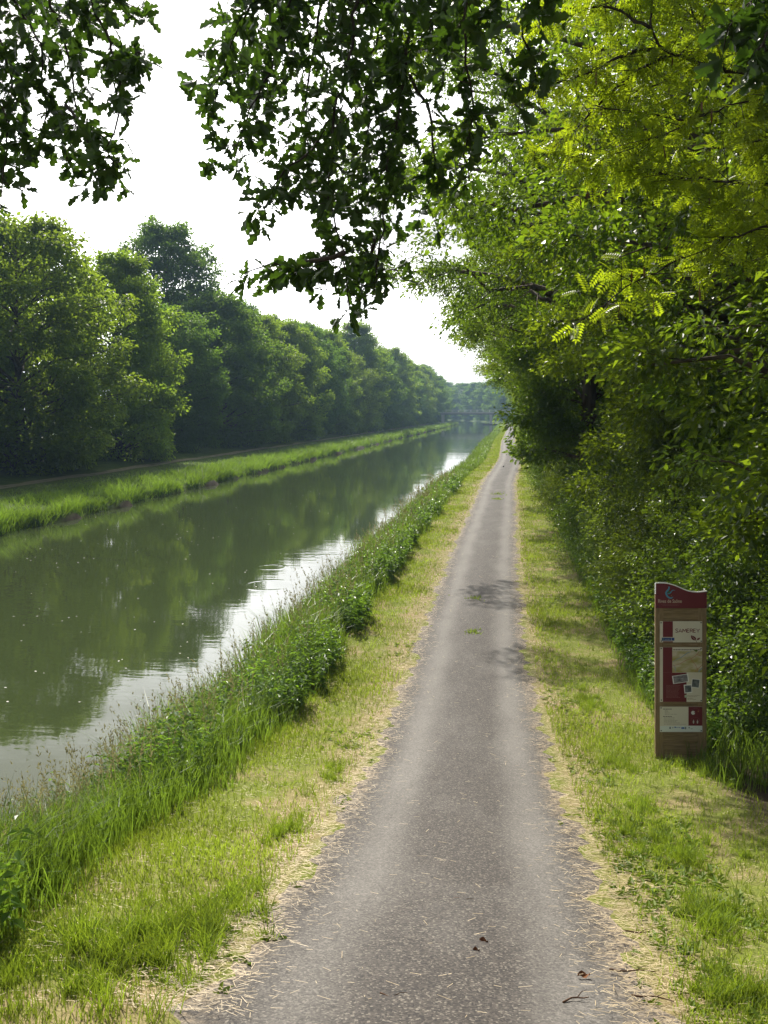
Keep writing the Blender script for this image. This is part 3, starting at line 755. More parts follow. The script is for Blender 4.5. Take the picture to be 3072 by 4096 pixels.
for k, (pl, dist, r0, dens) in enumerate(loc_br):
    P = np.array([at_y(px, py, dist + .25 * math.sin(k * 1.7 + j)) for j, (px, py) in enumerate(pl)])
    if pl[0][0] >= 3200:
        t0 = np.array([5.15, 8.2, min(8.5, max(5.0, P[0][2] - .5))]); P = np.concatenate([t0[None], P])
    d = np.concatenate([[0], np.cumsum(np.linalg.norm(np.diff(P, axis=0), axis=1))])
    m = max(8, int(d[-1] / .09)); s = np.linspace(0, d[-1], m)
    Q = np.stack([np.interp(s, d, P[:, i]) for i in range(3)], 1); Q[1:-1] += rng.normal(size=(m - 2, 3)) * .008
    b_ = Geo(); b_.tube(Q - lz, np.linspace(r0, .004, m), 6); ob('branch', b_.mesh('locust_branch', M['dark_bark'], True), loc)
    ntw = int(d[-1] * 19 * dens)
    for q in range(ntw):
        t = .12 + .88 * rng.random()
        p = np.array([np.interp(t, np.linspace(0, 1, m), Q[:, i]) for i in range(3)])
        fw = unit(np.array([np.interp(min(1, t + .05), np.linspace(0, 1, m), Q[:, i]) for i in range(3)]) - p + 1e-5)
        dv = unit(fw * .7 + rng.normal(size=3) * np.array([.8, 1, .5]))
        e = p + dv * rng.uniform(.12, .42)
        ltw.tube(np.array([p, (p + e) / 2, e]) - lz, [.004, .003, .002], 3, cap=False)
        for _ in range(rng.integers(4, 7)):
            f = rng.uniform(.3, 1)
            LP.append(p + (e - p) * f); LD.append(unit(dv * .5 + rng.normal(size=3) * .7 + np.array([0, 0, -.25])))
            LN.append(unit(rng.normal(size=3) * .45 + np.array([-.2, .2, .8]))); LS.append(rng.uniform(.11, .19))
        if rng.random() < .16: pods.append(e)
ob('twigs', ltw.mesh('locust_twigs', M['dark_bark'], True), loc)['kind'] = 'stuff'
LP = np.array(LP); LD = np.array(LD); LN = np.array(LN); LS = np.array(LS)
ox, oy, od_ = pix(LP); inside = (ox > 0) & (ox < IW) & (oy > 0) & (oy < IH)
top = np.argsort(-np.where(inside, LS / od_, 0))[:300]; rest = np.setdiff1d(np.arange(len(LP)), top)
gg = Geo(); locust_leaf_geo(gg, LP[rest] - lz, LD[rest], LN[rest], LS[rest])
ob('foliage', gg.mesh('locust_foliage', M['locust_leaf']), loc)['kind'] = 'stuff'
gg = Geo(); locust_leaf_geo(gg, np.zeros((1, 3)), np.array([[0, 1., 0]]), np.array([[0, 0, 1.]]), np.ones(1)); lme = gg.mesh('locust_leaf', M['locust_leaf'])
for i in top: place_leaf('leaf', lme, loc, LP[i] - lz, LD[i], LN[i], LS[i])
pg = Geo()
for z_, w_ in ((0, 1),):
    zz = np.linspace(0, -1, 6); ww = np.array([.2, .8, 1, 1, .8, .1]) * .075
    for sgn in (1,):
        V = np.concatenate([np.stack([ww, .03 * np.sin(zz * 4), zz], 1), np.stack([-ww, .03 * np.sin(zz * 4 + .4), zz], 1)])
        pg.add(V, [[i, i + 1, i + 7, i + 6] for i in range(5)])
        V2 = V + np.array([0, .03, 0]); pg.add(V2, [[i, i + 6, i + 7, i + 1] for i in range(5)])
pme = pg.mesh('pod', M['pod'])
for i, e in enumerate(pods[:90]):
    o = ob('pod', pme, loc, tuple(e - lz)); o.rotation_euler = (rng.normal() * .1, rng.normal() * .1, rng.uniform(0, 6)); o.scale = (.1, .1, rng.uniform(.07, .11))

# ------------------------------------------------------------------ grass and herbs
def blades(g, P, h, w, lean, rng, seg=2):
    n = len(P); az = rng.uniform(0, 2 * math.pi, n); fa = rng.uniform(0, 2 * math.pi, n)
    L = np.stack([np.cos(az), np.sin(az), np.zeros(n)], 1) * (lean * h)[:, None]
    S = np.stack([np.cos(fa), np.sin(fa), np.zeros(n)], 1) * (w * .5)[:, None]
    up = np.zeros((n, 3)); up[:, 2] = h
    if seg == 2:
        m = P + up * .55 + L * .35; t = P + up * .98 + L
        V = np.stack([P - S, P + S, m + S * .8, m - S * .8, t], 1).reshape(-1, 3)
        o = np.arange(n)[:, None] * 5; k = g.n
        g.add(V, o + [0, 1, 2, 3]); F = (o + [3, 2, 4]).astype(np.int32) + k
    else:
        a = P + up * .38 + L * .15; b = P + up * .74 + L * .5; t = P + up * (1 - .25 * lean[:, None]) + L * 1.15
        V = np.stack([P - S, P + S, a + S * .95, a - S * .95, b + S * .7, b - S * .7, t], 1).reshape(-1, 3)
        o = np.arange(n)[:, None] * 7; k = g.n
        g.add(V, np.concatenate([o + [0, 1, 2, 3], o + [3, 2, 4, 5]], 0)); F = (o + [5, 4, 6]).astype(np.int32) + k
    g.L.append(F.ravel()); g.S.append(np.full(len(F), 3, np.int32))
def logY(rng, n, a, b): return a * (b / a) ** rng.random(n)
def patch(X, Y, s=1.0, ph=0): return (np.sin(X * 1.9 * s + ph) + np.sin(Y * 1.3 * s + 2 * ph + X * .7) + np.sin(Y * .55 * s - X * 1.1 + ph * 3)) / 3

rng = np.random.default_rng(31)
# mown verge
for nm, u0, u1, n, lab in (('mown_grass', -3.4, -1.72, 118000, 'short mown yellow-green grass between towpath and tall bank growth'),
                           ('mown_grass', .62, 2.5, 118000, 'short mown yellow-green grass right of the towpath around the board')):
    Y = logY(rng, n, 3.1, 360); U = rng.uniform(u0, u1, n)
    X = x_of_u(U, Y); dens = patch(X, Y, 1.2, u0)
    edge = np.minimum(np.abs(U - (-1.72 if u0 < 0 else .62)), 1)
    keep = rng.random(n) < np.clip(.58 + .6 * dens, .18, 1) * np.clip(edge / .35 + .12 + .35 * (patch(X * 0, Y, 2.6, 1) > .1), 0, 1)
    X, Y, dens = X[keep], Y[keep], dens[keep]
    h = rng.uniform(.035, .10, len(X)) * (1 + .45 * np.clip(dens, 0, 1)); w = .0045 * (1 + Y / 9)
    g = Geo(); blades(g, np.stack([X, Y, gz(X, Y) - .005], 1), h, w, rng.uniform(.1, .8, len(X)), rng)
    tag(ob(nm, g.mesh(nm, M['grass'])), lab, 'grass', kind='stuff')
# lush longer tufts in the verge
g = Geo(); r3 = np.random.default_rng(91)
for (px, py, rx, ry, nb, hh) in ((640, 3760, .42, .55, 3800, .17), (960, 3560, .12, .3, 700, .12), (1150, 3330, .12, .4, 700, .12), (1330, 3080, .15, .6, 900, .11), (250, 3950, .5, .25, 1500, .12),
        (2700, 3420, .35, .45, 2400, .12), (2900, 3700, .30, .35, 2200, .13), (2560, 3250, .25, .4, 1400, .11), (2950, 3950, .25, .2, 1600, .12), (2480, 3060, .2, .5, 1200, .10), (2360, 2800, .2, .8, 1500, .12), (2780, 3100, .45, .25, 900, .14)):
    d_ = ray(px, py); t_ = 7.0
    for _ in range(60):
        p_ = CAM + d_ * t_; t_ -= (p_[2] - float(gz(p_[0], p_[1]))) / d_[2] * .6
    p_ = CAM + d_ * t_
    nb = int(nb * .62); nc = max(8, nb // 45); ci = r3.integers(0, nc, nb)
    cxy = np.stack([p_[0] + r3.normal(0, rx * .62, nc), p_[1] + r3.normal(0, ry * .62, nc)], 1)[ci]; sp_ = r3.uniform(.015, .06, nc)[ci]
    X = cxy[:, 0] + r3.normal(0, 1, nb) * sp_; Y = cxy[:, 1] + r3.normal(0, 1, nb) * sp_; hh = hh * r3.uniform(.6, 1.5, nc)[ci]
    blades(g, np.stack([X, Y, gz(X, Y) - .005], 1), r3.uniform(.4, 1.1, nb) * hh, np.full(nb, .0062), r3.uniform(.1, 1.0, nb), r3)
tag(ob('lush_grass', g.mesh('lush_grass', M['weed'])), 'lusher bright green tufts standing in the mown verges', 'grass', kind='stuff')
# tall bank growth on the near bank
n = 54000
Y = logY(rng, n, 3.0, 330); U = rng.triangular(-5.15, -3.5, -2.9, n) + .12 * np.sin(Y * 1.7); X = x_of_u(U, Y)
prof_h = np.interp(U, [-5.2, -4.6, -3.6, -3.1, -2.85], [.75, 1.05, .92, .5, .25]) * np.interp(Y, [12, 30], [1.12, 1]) * (.85 + .3 * patch(X, Y, .8, 3))
h = prof_h * rng.uniform(.55, 1.15, n); w = .006 * (1 + Y / 12)
g = Geo(); blades(g, np.stack([X, Y, gz(X, Y) - .02], 1), h, w, rng.uniform(.1, .6, n), rng, 3)
tag(ob('bank_grass', g.mesh('bank_grass', M['tall_grass'])), 'tall unmown grass along the near water edge', 'grass', kind='stuff')
# flowering stems
n = 1300
Y = logY(rng, n, 4.0, 60); U = rng.uniform(-5.0, -3.4, n); X = x_of_u(U, Y); h = rng.uniform(.85, 1.3, n) * np.interp(U, [-5, -4.4, -3.4], [1, 1, .75])
g = Geo(); P = np.stack([X, Y, gz(X, Y)], 1); az = rng.uniform(0, 6.28, n); ln = rng.uniform(.08, .3, n)
tipp = P + np.stack([np.cos(az) * ln * h, np.sin(az) * ln * h, h], 1)
w = (.0016 * (1 + Y / 14))[:, None]
S = np.stack([np.sin(az), -np.cos(az), 0 * az], 1) * w
mid = P + (tipp - P) * .6 - np.stack([np.cos(az) * ln * h, np.sin(az) * ln * h, 0 * az], 1) * .25
V = np.stack([P - S, P + S, mid + S, mid - S, tipp], 1).reshape(-1, 3); o = np.arange(n)[:, None] * 5; k = g.n
g.add(V, o + [0, 1, 2, 3]); F = (o + [3, 2, 4]).astype(np.int32) + k; g.L.append(F.ravel()); g.S.append(np.full(n, 3, np.int32))
for j in range(11):
    f = rng.uniform(.68, 1.0, n)[:, None]; c = mid + (tipp - mid) * ((f - .6) / .4)
    d = unit(tipp - mid) + rng.normal(size=(n, 3)) * .45
    leaves(g, c, d, rng.normal(size=(n, 3)), np.full(n, .045) * (1.1 - f[:, 0] * .4) * (1 + Y / 40), .008 * (1 + Y / 14), False, .1, .1)
tag(ob('grass_seed_heads', g.mesh('grass_seed_heads', M['seed_head'])), 'feathery seed heads standing above the near bank grass', 'grass', kind='stuff')
# nettles and leafy weeds
def herbs(name, n, ya, yb, ua, ub, hlo, hhi, lab, seed, gate, ll=.06):
    r = np.random.default_rng(seed); Y = logY(r, n, ya, yb); U = r.uniform(ua, ub, n); X = x_of_u(U, Y)
    k = patch(X, Y, .9, seed) > gate; X, Y, U = X[k], Y[k], U[k]; n = len(X)
    h = r.uniform(hlo, hhi, n); P = np.stack([X, Y, gz(X, Y)], 1); g = Geo()
    ln = r.normal(size=(n, 2)) * .12
    for j in range(9):
        f = (j + r.random(n)) / 9; f = .25 + .75 * f
        c = P + np.stack([ln[:, 0] * f * h, ln[:, 1] * f * h, f * h], 1); a = r.uniform(0, 6.28, n)
        for q in (0, math.pi):
            d = np.stack([np.cos(a + q), np.sin(a + q), r.uniform(-.45, .25, n)], 1)
            l = ll * r.uniform(.7, 1.4, n) * (1.25 - .5 * f) * (1 + Y / 45)
            leaves(g, c, d, np.tile([0, 0, 1.], (n, 1)) + r.normal(size=(n, 3)) * .25, l, l * .55, False, .2, .2)
    S = np.array([1., 0, 0]) * .004; T = P + np.stack([ln[:, 0] * h, ln[:, 1] * h, h], 1)
    g.add(np.stack([P - S, P + S, T], 1).reshape(-1, 3), np.arange(n)[:, None] * 3 + [0, 1, 2])
    tag(ob(name, g.mesh(name, M['nettle'])), lab, 'nettles', kind='stuff')
herbs('nettles', 3300, 4.0, 60, -4.5, -2.9, .3, .95, 'dark leafy nettles among the near bank grass', 41, -.3, .075)
herbs('nettles', 3000, 11.3, 80, 2.25, 3.6, .25, .95, 'bright leafy nettles at the foot of the hedge', 42, -.35, .065)
n = 8500
Y = logY(rng, n, 9.5, 110); U = rng.uniform(2.15, 3.2, n); X = x_of_u(U, Y)
h = rng.uniform(.18, .62, n) * np.interp(U, [2.15, 2.5, 3.2], [.5, 1, 1.1]); w = .006 * (1 + Y / 12)
g = Geo(); blades(g, np.stack([X, Y, gz(X, Y) - .01], 1), h, w, rng.uniform(.1, .7, n), rng, 3)
tag(ob('hedge_grass', g.mesh('hedge_grass', M['tall_grass'])), 'longer grass along the foot of the hedge', 'grass', kind='stuff')
# low broad-leaved weeds on the verges
def rosettes(g, r, X, Y, rad, nl):
    n = len(X); P = np.stack([X, Y, gz(X, Y) + .005], 1)
    for j in range(nl):
        a = r.uniform(0, 6.28, n); el = r.uniform(.15, .9, n)
        d = np.stack([np.cos(a), np.sin(a), el], 1); l = rad * r.uniform(.6, 1.2, n)
        leaves(g, P + r.normal(size=(n, 3)) * .012 * np.array([1, 1, .2]), d, np.tile([0, 0, 1.], (n, 1)) - d * .3, l, l * .38, True, .18, .25)
g = Geo(); n = 1500
Y = logY(rng, n, 3.8, 40); U = np.where(rng.random(n) < .5, rng.normal(-1.95, .18, n), rng.normal(.95, .2, n)); X = x_of_u(U, Y)
kp = patch(X, Y, 1.7, 5) > .08; rosettes(g, rng, X[kp], Y[kp], np.full(kp.sum(), .06), 7)
n = 420; X = rng.uniform(-3.0, -1.6, n); Y = rng.uniform(3.9, 4.6, n); rosettes(g, rng, X, Y, np.full(n, .036), 6)
n = 120; Y = rng.uniform(5.5, 8.2, n); X = x_of_u(rng.uniform(.75, 1.5, n), Y); rosettes(g, rng, X, Y, np.full(n, .085), 5)
tag(ob('low_weeds', g.mesh('low_weeds', M['weed'])), 'low broad-leaved weeds creeping in from the verges', 'weeds', kind='stuff')
# dry mowings
n = 30000
Y = logY(rng, n, 3.6, 70)
zone_ = rng.random(n)
U = np.where(zone_ < .38, rng.normal(-1.70, .17, n), np.where(zone_ < .74, rng.normal(.60, .17, n), np.where(zone_ < .985, np.where(rng.random(n) < .5, rng.uniform(-3.3, -1.8, n), rng.uniform(.8, 2.3, n)), rng.uniform(-1.7, .6, n))))
X = x_of_u(U, Y); a = rng.normal(0, .75, n); l = rng.uniform(.015, .07, n) * (1 + Y / 40); w = .0019 * (1 + Y / 10)
onp = (U > -1.72) & (U < .6)
z = np.where(onp, ramp(Y) + .022 + np.interp(U, [-1.72, -.55, .6], [0, .03, 0]), gz(X, Y) + .012) + rng.random(n) * .02
D = np.stack([np.cos(a), np.sin(a), rng.normal(0, .12, n)], 1); S = np.stack([-np.sin(a), np.cos(a), 0 * a], 1)
C = np.stack([X, Y, z], 1); Dl = D * (l / 2)[:, None]; Sw = S * (w / 2)[:, None]
Dl[:, 2] += 0; dz = (-ramp(Y + .01) + ramp(Y - .01)) / -.02
Dl[:, 2] += Dl[:, 1] * dz
V = np.stack([C - Dl - Sw, C - Dl + Sw, C + Dl + Sw, C + Dl - Sw], 1).reshape(-1, 3)
g = Geo(); g.add(V, np.arange(n)[:, None] * 4 + [0, 1, 2, 3])
tag(ob('dry_mowings', g.mesh('dry_mowings', M['straw'])), 'dry straw-coloured mowings scattered along the towpath edges', 'straw', kind='stuff')
# far bank grass
n = 50000
Y = logY(rng, n, 30, 400); X = np.where(rng.random(n) < .2, rng.uniform(-21.6, -20.95, n), rng.triangular(-30.2, -21.6, -21.02, n)) + bend(Y)
X = np.where(gz(X, Y) < WATER_Z - .05, X - .45, X)
h = np.interp(u_of(X, Y), [-30, -26, -23.5, -21.6, -21.2], [.12, .3, .75, .95, .75]) * rng.uniform(.35, 1.15, n) * (.75 + .75 * patch(X, Y, .8, 2))
w = .018 * (1 + Y / 60)
g = Geo(); blades(g, np.stack([X, Y, gz(X, Y) - .03], 1), np.clip(h, .06, None), w, rng.uniform(.1, 1.3, n), rng)
tag(ob('far_bank_grass', g.mesh('far_bank_grass', M['far_grass'])), 'lush tussocky grass fringe along the far bank', 'grass', kind='stuff')
# specks floating on the water
n = 420
Y = logY(rng, n, 14, 160); X = rng.uniform(-20.5, -5.8, n); a = rng.uniform(0, 6.28, n); s = rng.uniform(.01, .035, n) * (1 + Y / 90)
C = np.stack([X, Y, np.full(n, WATER_Z + .006)], 1); A = np.stack([np.cos(a), np.sin(a), 0 * a], 1) * s[:, None]; B = np.stack([-np.sin(a), np.cos(a), 0 * a], 1) * (s * .6)[:, None]
g = Geo(); g.add(np.stack([C - A, C - B, C + A, C + B], 1).reshape(-1, 3), np.arange(n)[:, None] * 4 + [0, 1, 2, 3])
tag(ob('floating_specks', g.mesh('floating_specks', plain('speck', (.45, .45, .38), .6))), 'pale specks of plant fluff floating on the canal', 'debris', kind='stuff')

# ------------------------------------------------------------------ information board
def ground_hit(px, py, it=40):
    d = ray(px, py); t = 8.0
    for _ in range(it):
        p = CAM + d * t; t -= (p[2] - float(gz(p[0], p[1]))) / (d[2] - .0) * .6
    return CAM + d * t
bp_ = ground_hit(2720, 3036)
dep = float(-((bp_ - CAM) @ _cm)[2])
K = .4068 * dep / FPX                                  # metres per unit of the board drawing below
board = empty('information_board', tuple(bp_)); board.rotation_euler = (-PITCH, 0, YAW)
tag(board, 'tall wooden information board with dark red wavy header, on the grass right of the towpath', 'sign')
def bx_(x): return (x - 544) * K
def bz_(y): return (1866 - y) * K
wood = plain('weathered_wood', (.17, .12, .065), .85, .2, 6, (.30, .215, .12), bump=.3, stretch=(14, 14, 1.2))
wood2 = plain('plank_wood', (.16, .115, .06), .85, .2, 6, (.28, .20, .11), bump=.3, stretch=(1.2, 14, 14))
maroon = plain('maroon_print', (.13, .016, .020), .45, .4, 3, (.15, .02, .024))
cream = plain('cream_print', (.62, .58, .47), .45, .4, 4, (.66, .62, .52))
white = plain('white_edge', (.82, .82, .80), .5, .4)
def pbox(g, x0, x1, y0, y1, f, b):                     # drawing box, f = front depth, b = back depth (local -Y is the front)
    g.box(((bx_(x0) + bx_(x1)) / 2, -(f + b) / 2, (bz_(y0) + bz_(y1)) / 2), (abs(bx_(x1) - bx_(x0)), abs(f - b), abs(bz_(y0) - bz_(y1))))
def part(name, fn, mat, parent=board, label=None):
    g = Geo(); fn(g); o = ob(name, g.mesh(name, mat), parent)
    if label: o['label'] = label
    return o
for x0, x1 in ((293.5, 374), (716, 794.5)):
    part('post', lambda g: pbox(g, x0, x1, 240, 2000, .034, 0), wood)
for y0, y1 in ((240, 468), (471, 737), (740, 1010), (1013, 1320), (1323, 1694), (1698, 1990)):
    part('plank', lambda g: pbox(g, 375, 715, y0, y1, .029, .004), wood2)
wv = [(293, 128), (330, 125), (375, 126), (420, 132), (470, 146), (520, 166), (570, 188), (615, 204), (655, 212), (700, 216), (745, 213), (795, 206)]
def extrude(g, pts, f, b):
    a = [(bx_(x), -f, bz_(y)) for x, y in pts]; c = [(bx_(x), -b, bz_(y)) for x, y in pts]
    n = len(pts); g.poly(a); g.poly(c[::-1])
    g.add(np.array(a + c), [[i, (i + 1) % n, n + (i + 1) % n, n + i][::-1] for i in range(n)])
top_ = [(x, y + 11) for x, y in wv]
hdr = part('header_panel', lambda g: extrude(g, [(293, 379)] + [(293, 139)] + top_[1:] + [(795, 379)], .044, .035), maroon, label='dark red header panel with wavy top')
def edge_strip(g):
    for i in range(len(wv) - 1):
        (xa, ya), (xb, yb) = wv[i], wv[i + 1]
        extrude(g, [(xa, ya + 11), (xb, yb + 11), (xb, yb), (xa, ya)], .0455, .030)
part('edge_trim', edge_strip, white, hdr)
part('edge_trim', lambda g: pbox(g, 290.5, 296.5, 134, 240, .0450, .020), white, hdr)
# logo: two blue water strokes, green dot, small yellow star
def stroke(g, pts, w, f):
    pts = np.array(pts, float); t = np.gradient(pts, axis=0); t /= np.linalg.norm(t, axis=1, keepdims=True)
    nrm = np.stack([-t[:, 1], t[:, 0]], 1) * np.asarray(w)[:, None] / 2
    for i in range(len(pts) - 1):
        q = [pts[i] + nrm[i], pts[i + 1] + nrm[i + 1], pts[i + 1] - nrm[i + 1], pts[i] - nrm[i]]
        extrude(g, [tuple(x) for x in q], f, f - .0012)
def zc(pts): return [(293 + (x - 130) * .3705, 120 + (y - 122) * .3676) for x, y in pts]   # from the enlarged header crop
blue = plain('logo_blue', (.07, .27, .40), .45, .4)
def logo(g):
    stroke(g, zc([(475, 250), (488, 290), (475, 325), (435, 365), (408, 410), (410, 455), (440, 510), (490, 550), (545, 560), (598, 525)]), [10, 15, 15, 16, 17, 16, 16, 15, 12, 2], .0458)
    stroke(g, zc([(430, 445), (480, 440), (520, 420), (545, 385), (570, 355), (600, 345), (640, 355)]), [3, 9, 10, 9, 8, 6, 2], .0461)
part('logo', logo, blue, hdr, 'blue flowing water emblem')
def disc(g, x, y, r, f, n=14): extrude(g, [(x + r * math.cos(-a * 2 * math.pi / n), y + r * math.sin(-a * 2 * math.pi / n)) for a in range(n)][::-1], f, f - .001)
cx_, cy_ = zc([(485, 400)])[0]; part('logo_dot', lambda g: disc(g, cx_, cy_, 10, .0465), plain('logo_green', (.03, .16, .05), .5), hdr)
def star(g):
    sx, sy = zc([(547, 490)])[0]
    extrude(g, [(sx + (5.5 if k % 2 == 0 else 2.2) * math.sin(k * math.pi / 5), sy + (5.5 if k % 2 == 0 else 2.2) * -math.cos(k * math.pi / 5)) for k in range(10)][::-1], .0463, .0453)
part('logo_star', star, plain('logo_yellow', (.5, .33, .05), .5), hdr)
def text_mesh(name, body, x0, x1, y0, y1, f, mat, parent, bold=0.0):
    cu = bpy.data.curves.new(name, 'FONT'); cu.body = body; cu.size = 1; cu.offset = bold; cu.extrude = 0; cu.resolution_u = 4
    to = bpy.data.objects.new(name, cu); me = bpy.data.meshes.new_from_object(to)
    co = np.empty(len(me.vertices) * 3, np.float32); me.vertices.foreach_get('co', co); co = co.reshape(-1, 3)
    mn, mx = co.min(0), co.max(0)
    X = bx_(x0) + (co[:, 0] - mn[0]) / (mx[0] - mn[0]) * (bx_(x1) - bx_(x0))
    Z = bz_(y1) + (co[:, 1] - mn[1]) / (mx[1] - mn[1]) * (bz_(y0) - bz_(y1))
    me.vertices.foreach_set('co', np.stack([X, np.full_like(X, -f), Z], 1).astype(np.float32).ravel()); me.update()
    me.materials.clear(); me.materials.append(mat)
    bpy.data.objects.remove(to); o = ob(name, me, parent); return o
pale = plain('pale_print', (.55, .44, .33), .5); ink = plain('ink', (.10, .085, .075), .5)
text_mesh('lettering', 'Rives de Saône', 318, 549, 292, 327, .0456, pale, hdr, .008)
def bars(g, rows, f, h=4):
    for (x0, x1, y) in rows:
        x = x0
        while x < x1 - 4:
            w = random.uniform(7, 24); pbox(g, x, min(x + w, x1), y - h / 2, y + h / 2, f, f - .0008); x += w + 3.5
part('small_print', lambda g: bars(g, [(345, 520, 341), (360, 520, 352)], .0455, 2.6), plain('faint_print', (.26, .12, .10), .5), hdr)
def bolt_pair(parent, pts, f):
    for (x, y) in pts:
        part('bolt', lambda g: disc(g, x, y, 6.2, f + .004, 10), plain_bolt, parent)
plain_bolt = plain('bolt_metal', (.03, .03, .035), .4, .5, metal=.6)
bolt_pair(hdr, [(315, 243), (781, 249), (314, 362), (780, 364)], .044)
# panel one: place name
p1 = part('name_panel', lambda g: pbox(g, 337, 750, 508, 714, .041, .035), cream, label='cream panel reading SAMEREY')
part('red_block', lambda g: pbox(g, 365, 463, 508.6, 662, .0420, .0405), maroon, p1)
part('red_block', lambda g: pbox(g, 367, 463, 704, 713.5, .0420, .0405), maroon, p1)
flag = part('blue_label', lambda g: pbox(g, 355, 478, 668, 698, .0424, .0412), plain('label_blue', (.035, .07, .22), .5), p1)
part('label_divider', lambda g: pbox(g, 447, 449, 668, 698, .0428, .0424), white, p1)
part('label_print', lambda g: bars(g, [(384, 437, 684)], .0430, 7), plain('label_print', (.22, .25, .30), .5), p1)
part('label_mark', lambda g: disc(g, 370, 682, 6, .0430), plain('label_green', (.15, .25, .12), .5), p1)
def samerey(g):
    E = [[(0, 0), (0, 1)], [(0, 0), (.9, 0)], [(0, .5), (.8, .5)], [(0, 1), (.9, 1)]]
    GL = {'S': (26, [[(.95, .12), (.7, 0), (.3, 0), (.05, .18), (.2, .42), (.8, .58), (.95, .8), (.7, 1), (.3, 1), (.02, .88)]]), 'A': (31, [[(0, 1), (.5, 0), (1, 1)], [(.2, .66), (.8, .66)]]),
          'M': (38, [[(0, 1), (.1, 0)], [(.1, 0), (.5, .72)], [(.5, .72), (.9, 0)], [(.9, 0), (1, 1)]]), 'E': (24, E),
          'R': (26, [[(0, 0), (0, 1)], [(0, 0), (.6, 0), (.92, .14), (.92, .38), (.6, .52), (0, .52)], [(.5, .52), (1, 1)]]), 'Y': (30, [[(0, 0), (.5, .52), (1, 0)], [(.5, .52), (.5, 1)]])}
    x = 488.0; q = 0
    for ch in 'SAMEREY':
        w_, st = GL[ch]
        for pl in st:
            q += 1; stroke(g, [(x + a * w_, 582.5 + b * 34) for a, b in pl], [6.2] * len(pl), .0420 + .00002 * q)
        x += w_ + 6.2
part('lettering', samerey, maroon, p1)
def leaf_icon(g):
    extrude(g, [(639, 645), (641, 668), (650, 684), (668, 694), (692, 695), (691, 675), (680, 660), (662, 651)][::-1], .0419, .0407)
    extrude(g, [(699, 694), (700, 680), (710, 672), (730, 667), (726, 682), (714, 691)][::-1], .0419, .0407)
    stroke(g, [(690, 695), (695, 702), (695, 713)], [3, 4, 4], .0421)
part('leaf_emblem', leaf_icon, maroon, p1)
part('leaf_vein', lambda g: stroke(g, [(648, 655), (668, 676), (690, 692)], [1.5, 2.5, 1.5], .0428), cream, p1)
bolt_pair(p1, [(347, 522), (738, 521), (349, 701), (740, 703)], .041)
# panel two: map and photographs
p2 = part('map_panel', lambda g: pbox(g, 337, 750, 762, 1297, .041, .035), cream, label='tall panel with a map and three photographs')
def block(g):
    pbox(g, 365, 458, 762.6, 1010, .0420, .0405); pbox(g, 365, 597, 1010.3, 1296.5, .0420, .0405)
part('red_block', block, maroon, p2)
mmap, nn, ll = new_mat('map_print')
o_ = nn.new('ShaderNodeOutputMaterial'); b_ = nn.new('ShaderNodeBsdfPrincipled'); b_.inputs['Roughness'].default_value = .5
tx_ = nn.new('ShaderNodeTexCoord'); mpx = nn.new('ShaderNodeMapping'); mpx.inputs['Rotation'].default_value = (0, R(38), 0); mpx.inputs['Scale'].default_value = (4, 1, 9)
nz_ = nn.new('ShaderNodeTexNoise'); nz_.inputs['Scale'].default_value = 1.2; nz_.inputs['Detail'].default_value = 5
rp_ = nn.new('ShaderNodeValToRGB'); rp_.color_ramp.elements[0].position = .40; rp_.color_ramp.elements[1].position = .60
rp_.color_ramp.elements[0].color = rgb((.34, .30, .09)); rp_.color_ramp.elements[1].color = rgb((.56, .50, .38))
ll.new(tx_.outputs['Object'], mpx.inputs[0]); ll.new(mpx.outputs[0], nz_.inputs['Vector']); ll.new(nz_.outputs['Fac'], rp_.inputs[0]); ll.new(rp_.outputs[0], b_.inputs['Base Color']); ll.new(b_.outputs[0], o_.inputs['Surface'])
part('map', lambda g: pbox(g, 457, 750, 800, 1008, .0424, .0406), mmap, p2, 'regional map in yellow, green and cream')
part('map_river', lambda g: (stroke(g, [(466, 905), (500, 880), (545, 862), (580, 835), (610, 815), (640, 805)], [4, 5, 6, 7, 7, 4], .0430), stroke(g, [(470, 930), (485, 965), (490, 1000)], [3, 5, 6], .0430), stroke(g, [(712, 1003), (730, 985), (750, 965)], [8, 8, 6], .0430)), plain('map_blue', (.22, .32, .40), .5), p2)
part('map_road', lambda g: (stroke(g, [(462, 945), (530, 925), (590, 890), (640, 875), (680, 850), (700, 830), (724, 803)], [3] * 7, .0432), stroke(g, [(640, 875), (690, 945), (712, 1003)], [3] * 3, .0433), stroke(g, [(690, 832), (742, 848)], [4, 3], .0434), stroke(g, [(680, 1000), (715, 965), (750, 935)], [3] * 3, .0435)), plain('map_red', (.40, .12, .08), .5), p2)
part('map_title', lambda g: bars(g, [(466, 742, 787)], .0418, 8), ink, p2)
part('small_print', lambda g: bars(g, [(398, 398 + random.uniform(105, 142), 1137 + 11.7 * k) for k in range(11)], .0428, 3), plain('rose_print', (.30, .15, .13), .5), p2)
part('small_print', lambda g: bars(g, [(606, 727, 1234), (606, 700, 1246), (606, 660, 1262), (606, 690, 1272)], .0418, 4), plain('tan_print', (.34, .27, .19), .5), p2)
def photo(parent, q, dark, border=8, f=.0434):
    q = [np.array(p, float) for p in q]; c = sum(q) / 4
    fr = part('photograph', lambda g: extrude(g, [tuple(p) for p in q][::-1], f, f - .0018), white, parent)
    qi = [p + (c - p) * (border / np.linalg.norm(c - p)) * 1.3 for p in q]
    part('picture', lambda g: extrude(g, [tuple(p) for p in qi][::-1], f + .0008, f - .0005), dark, parent)
ph1 = plain('old_photo_river', (.05, .05, .055), .4, .4, 22, (.36, .34, .35), stretch=(1, 1, 3))
ph2 = plain('old_photo_trees', (.03, .035, .035), .4, .4, 18, (.22, .24, .25))
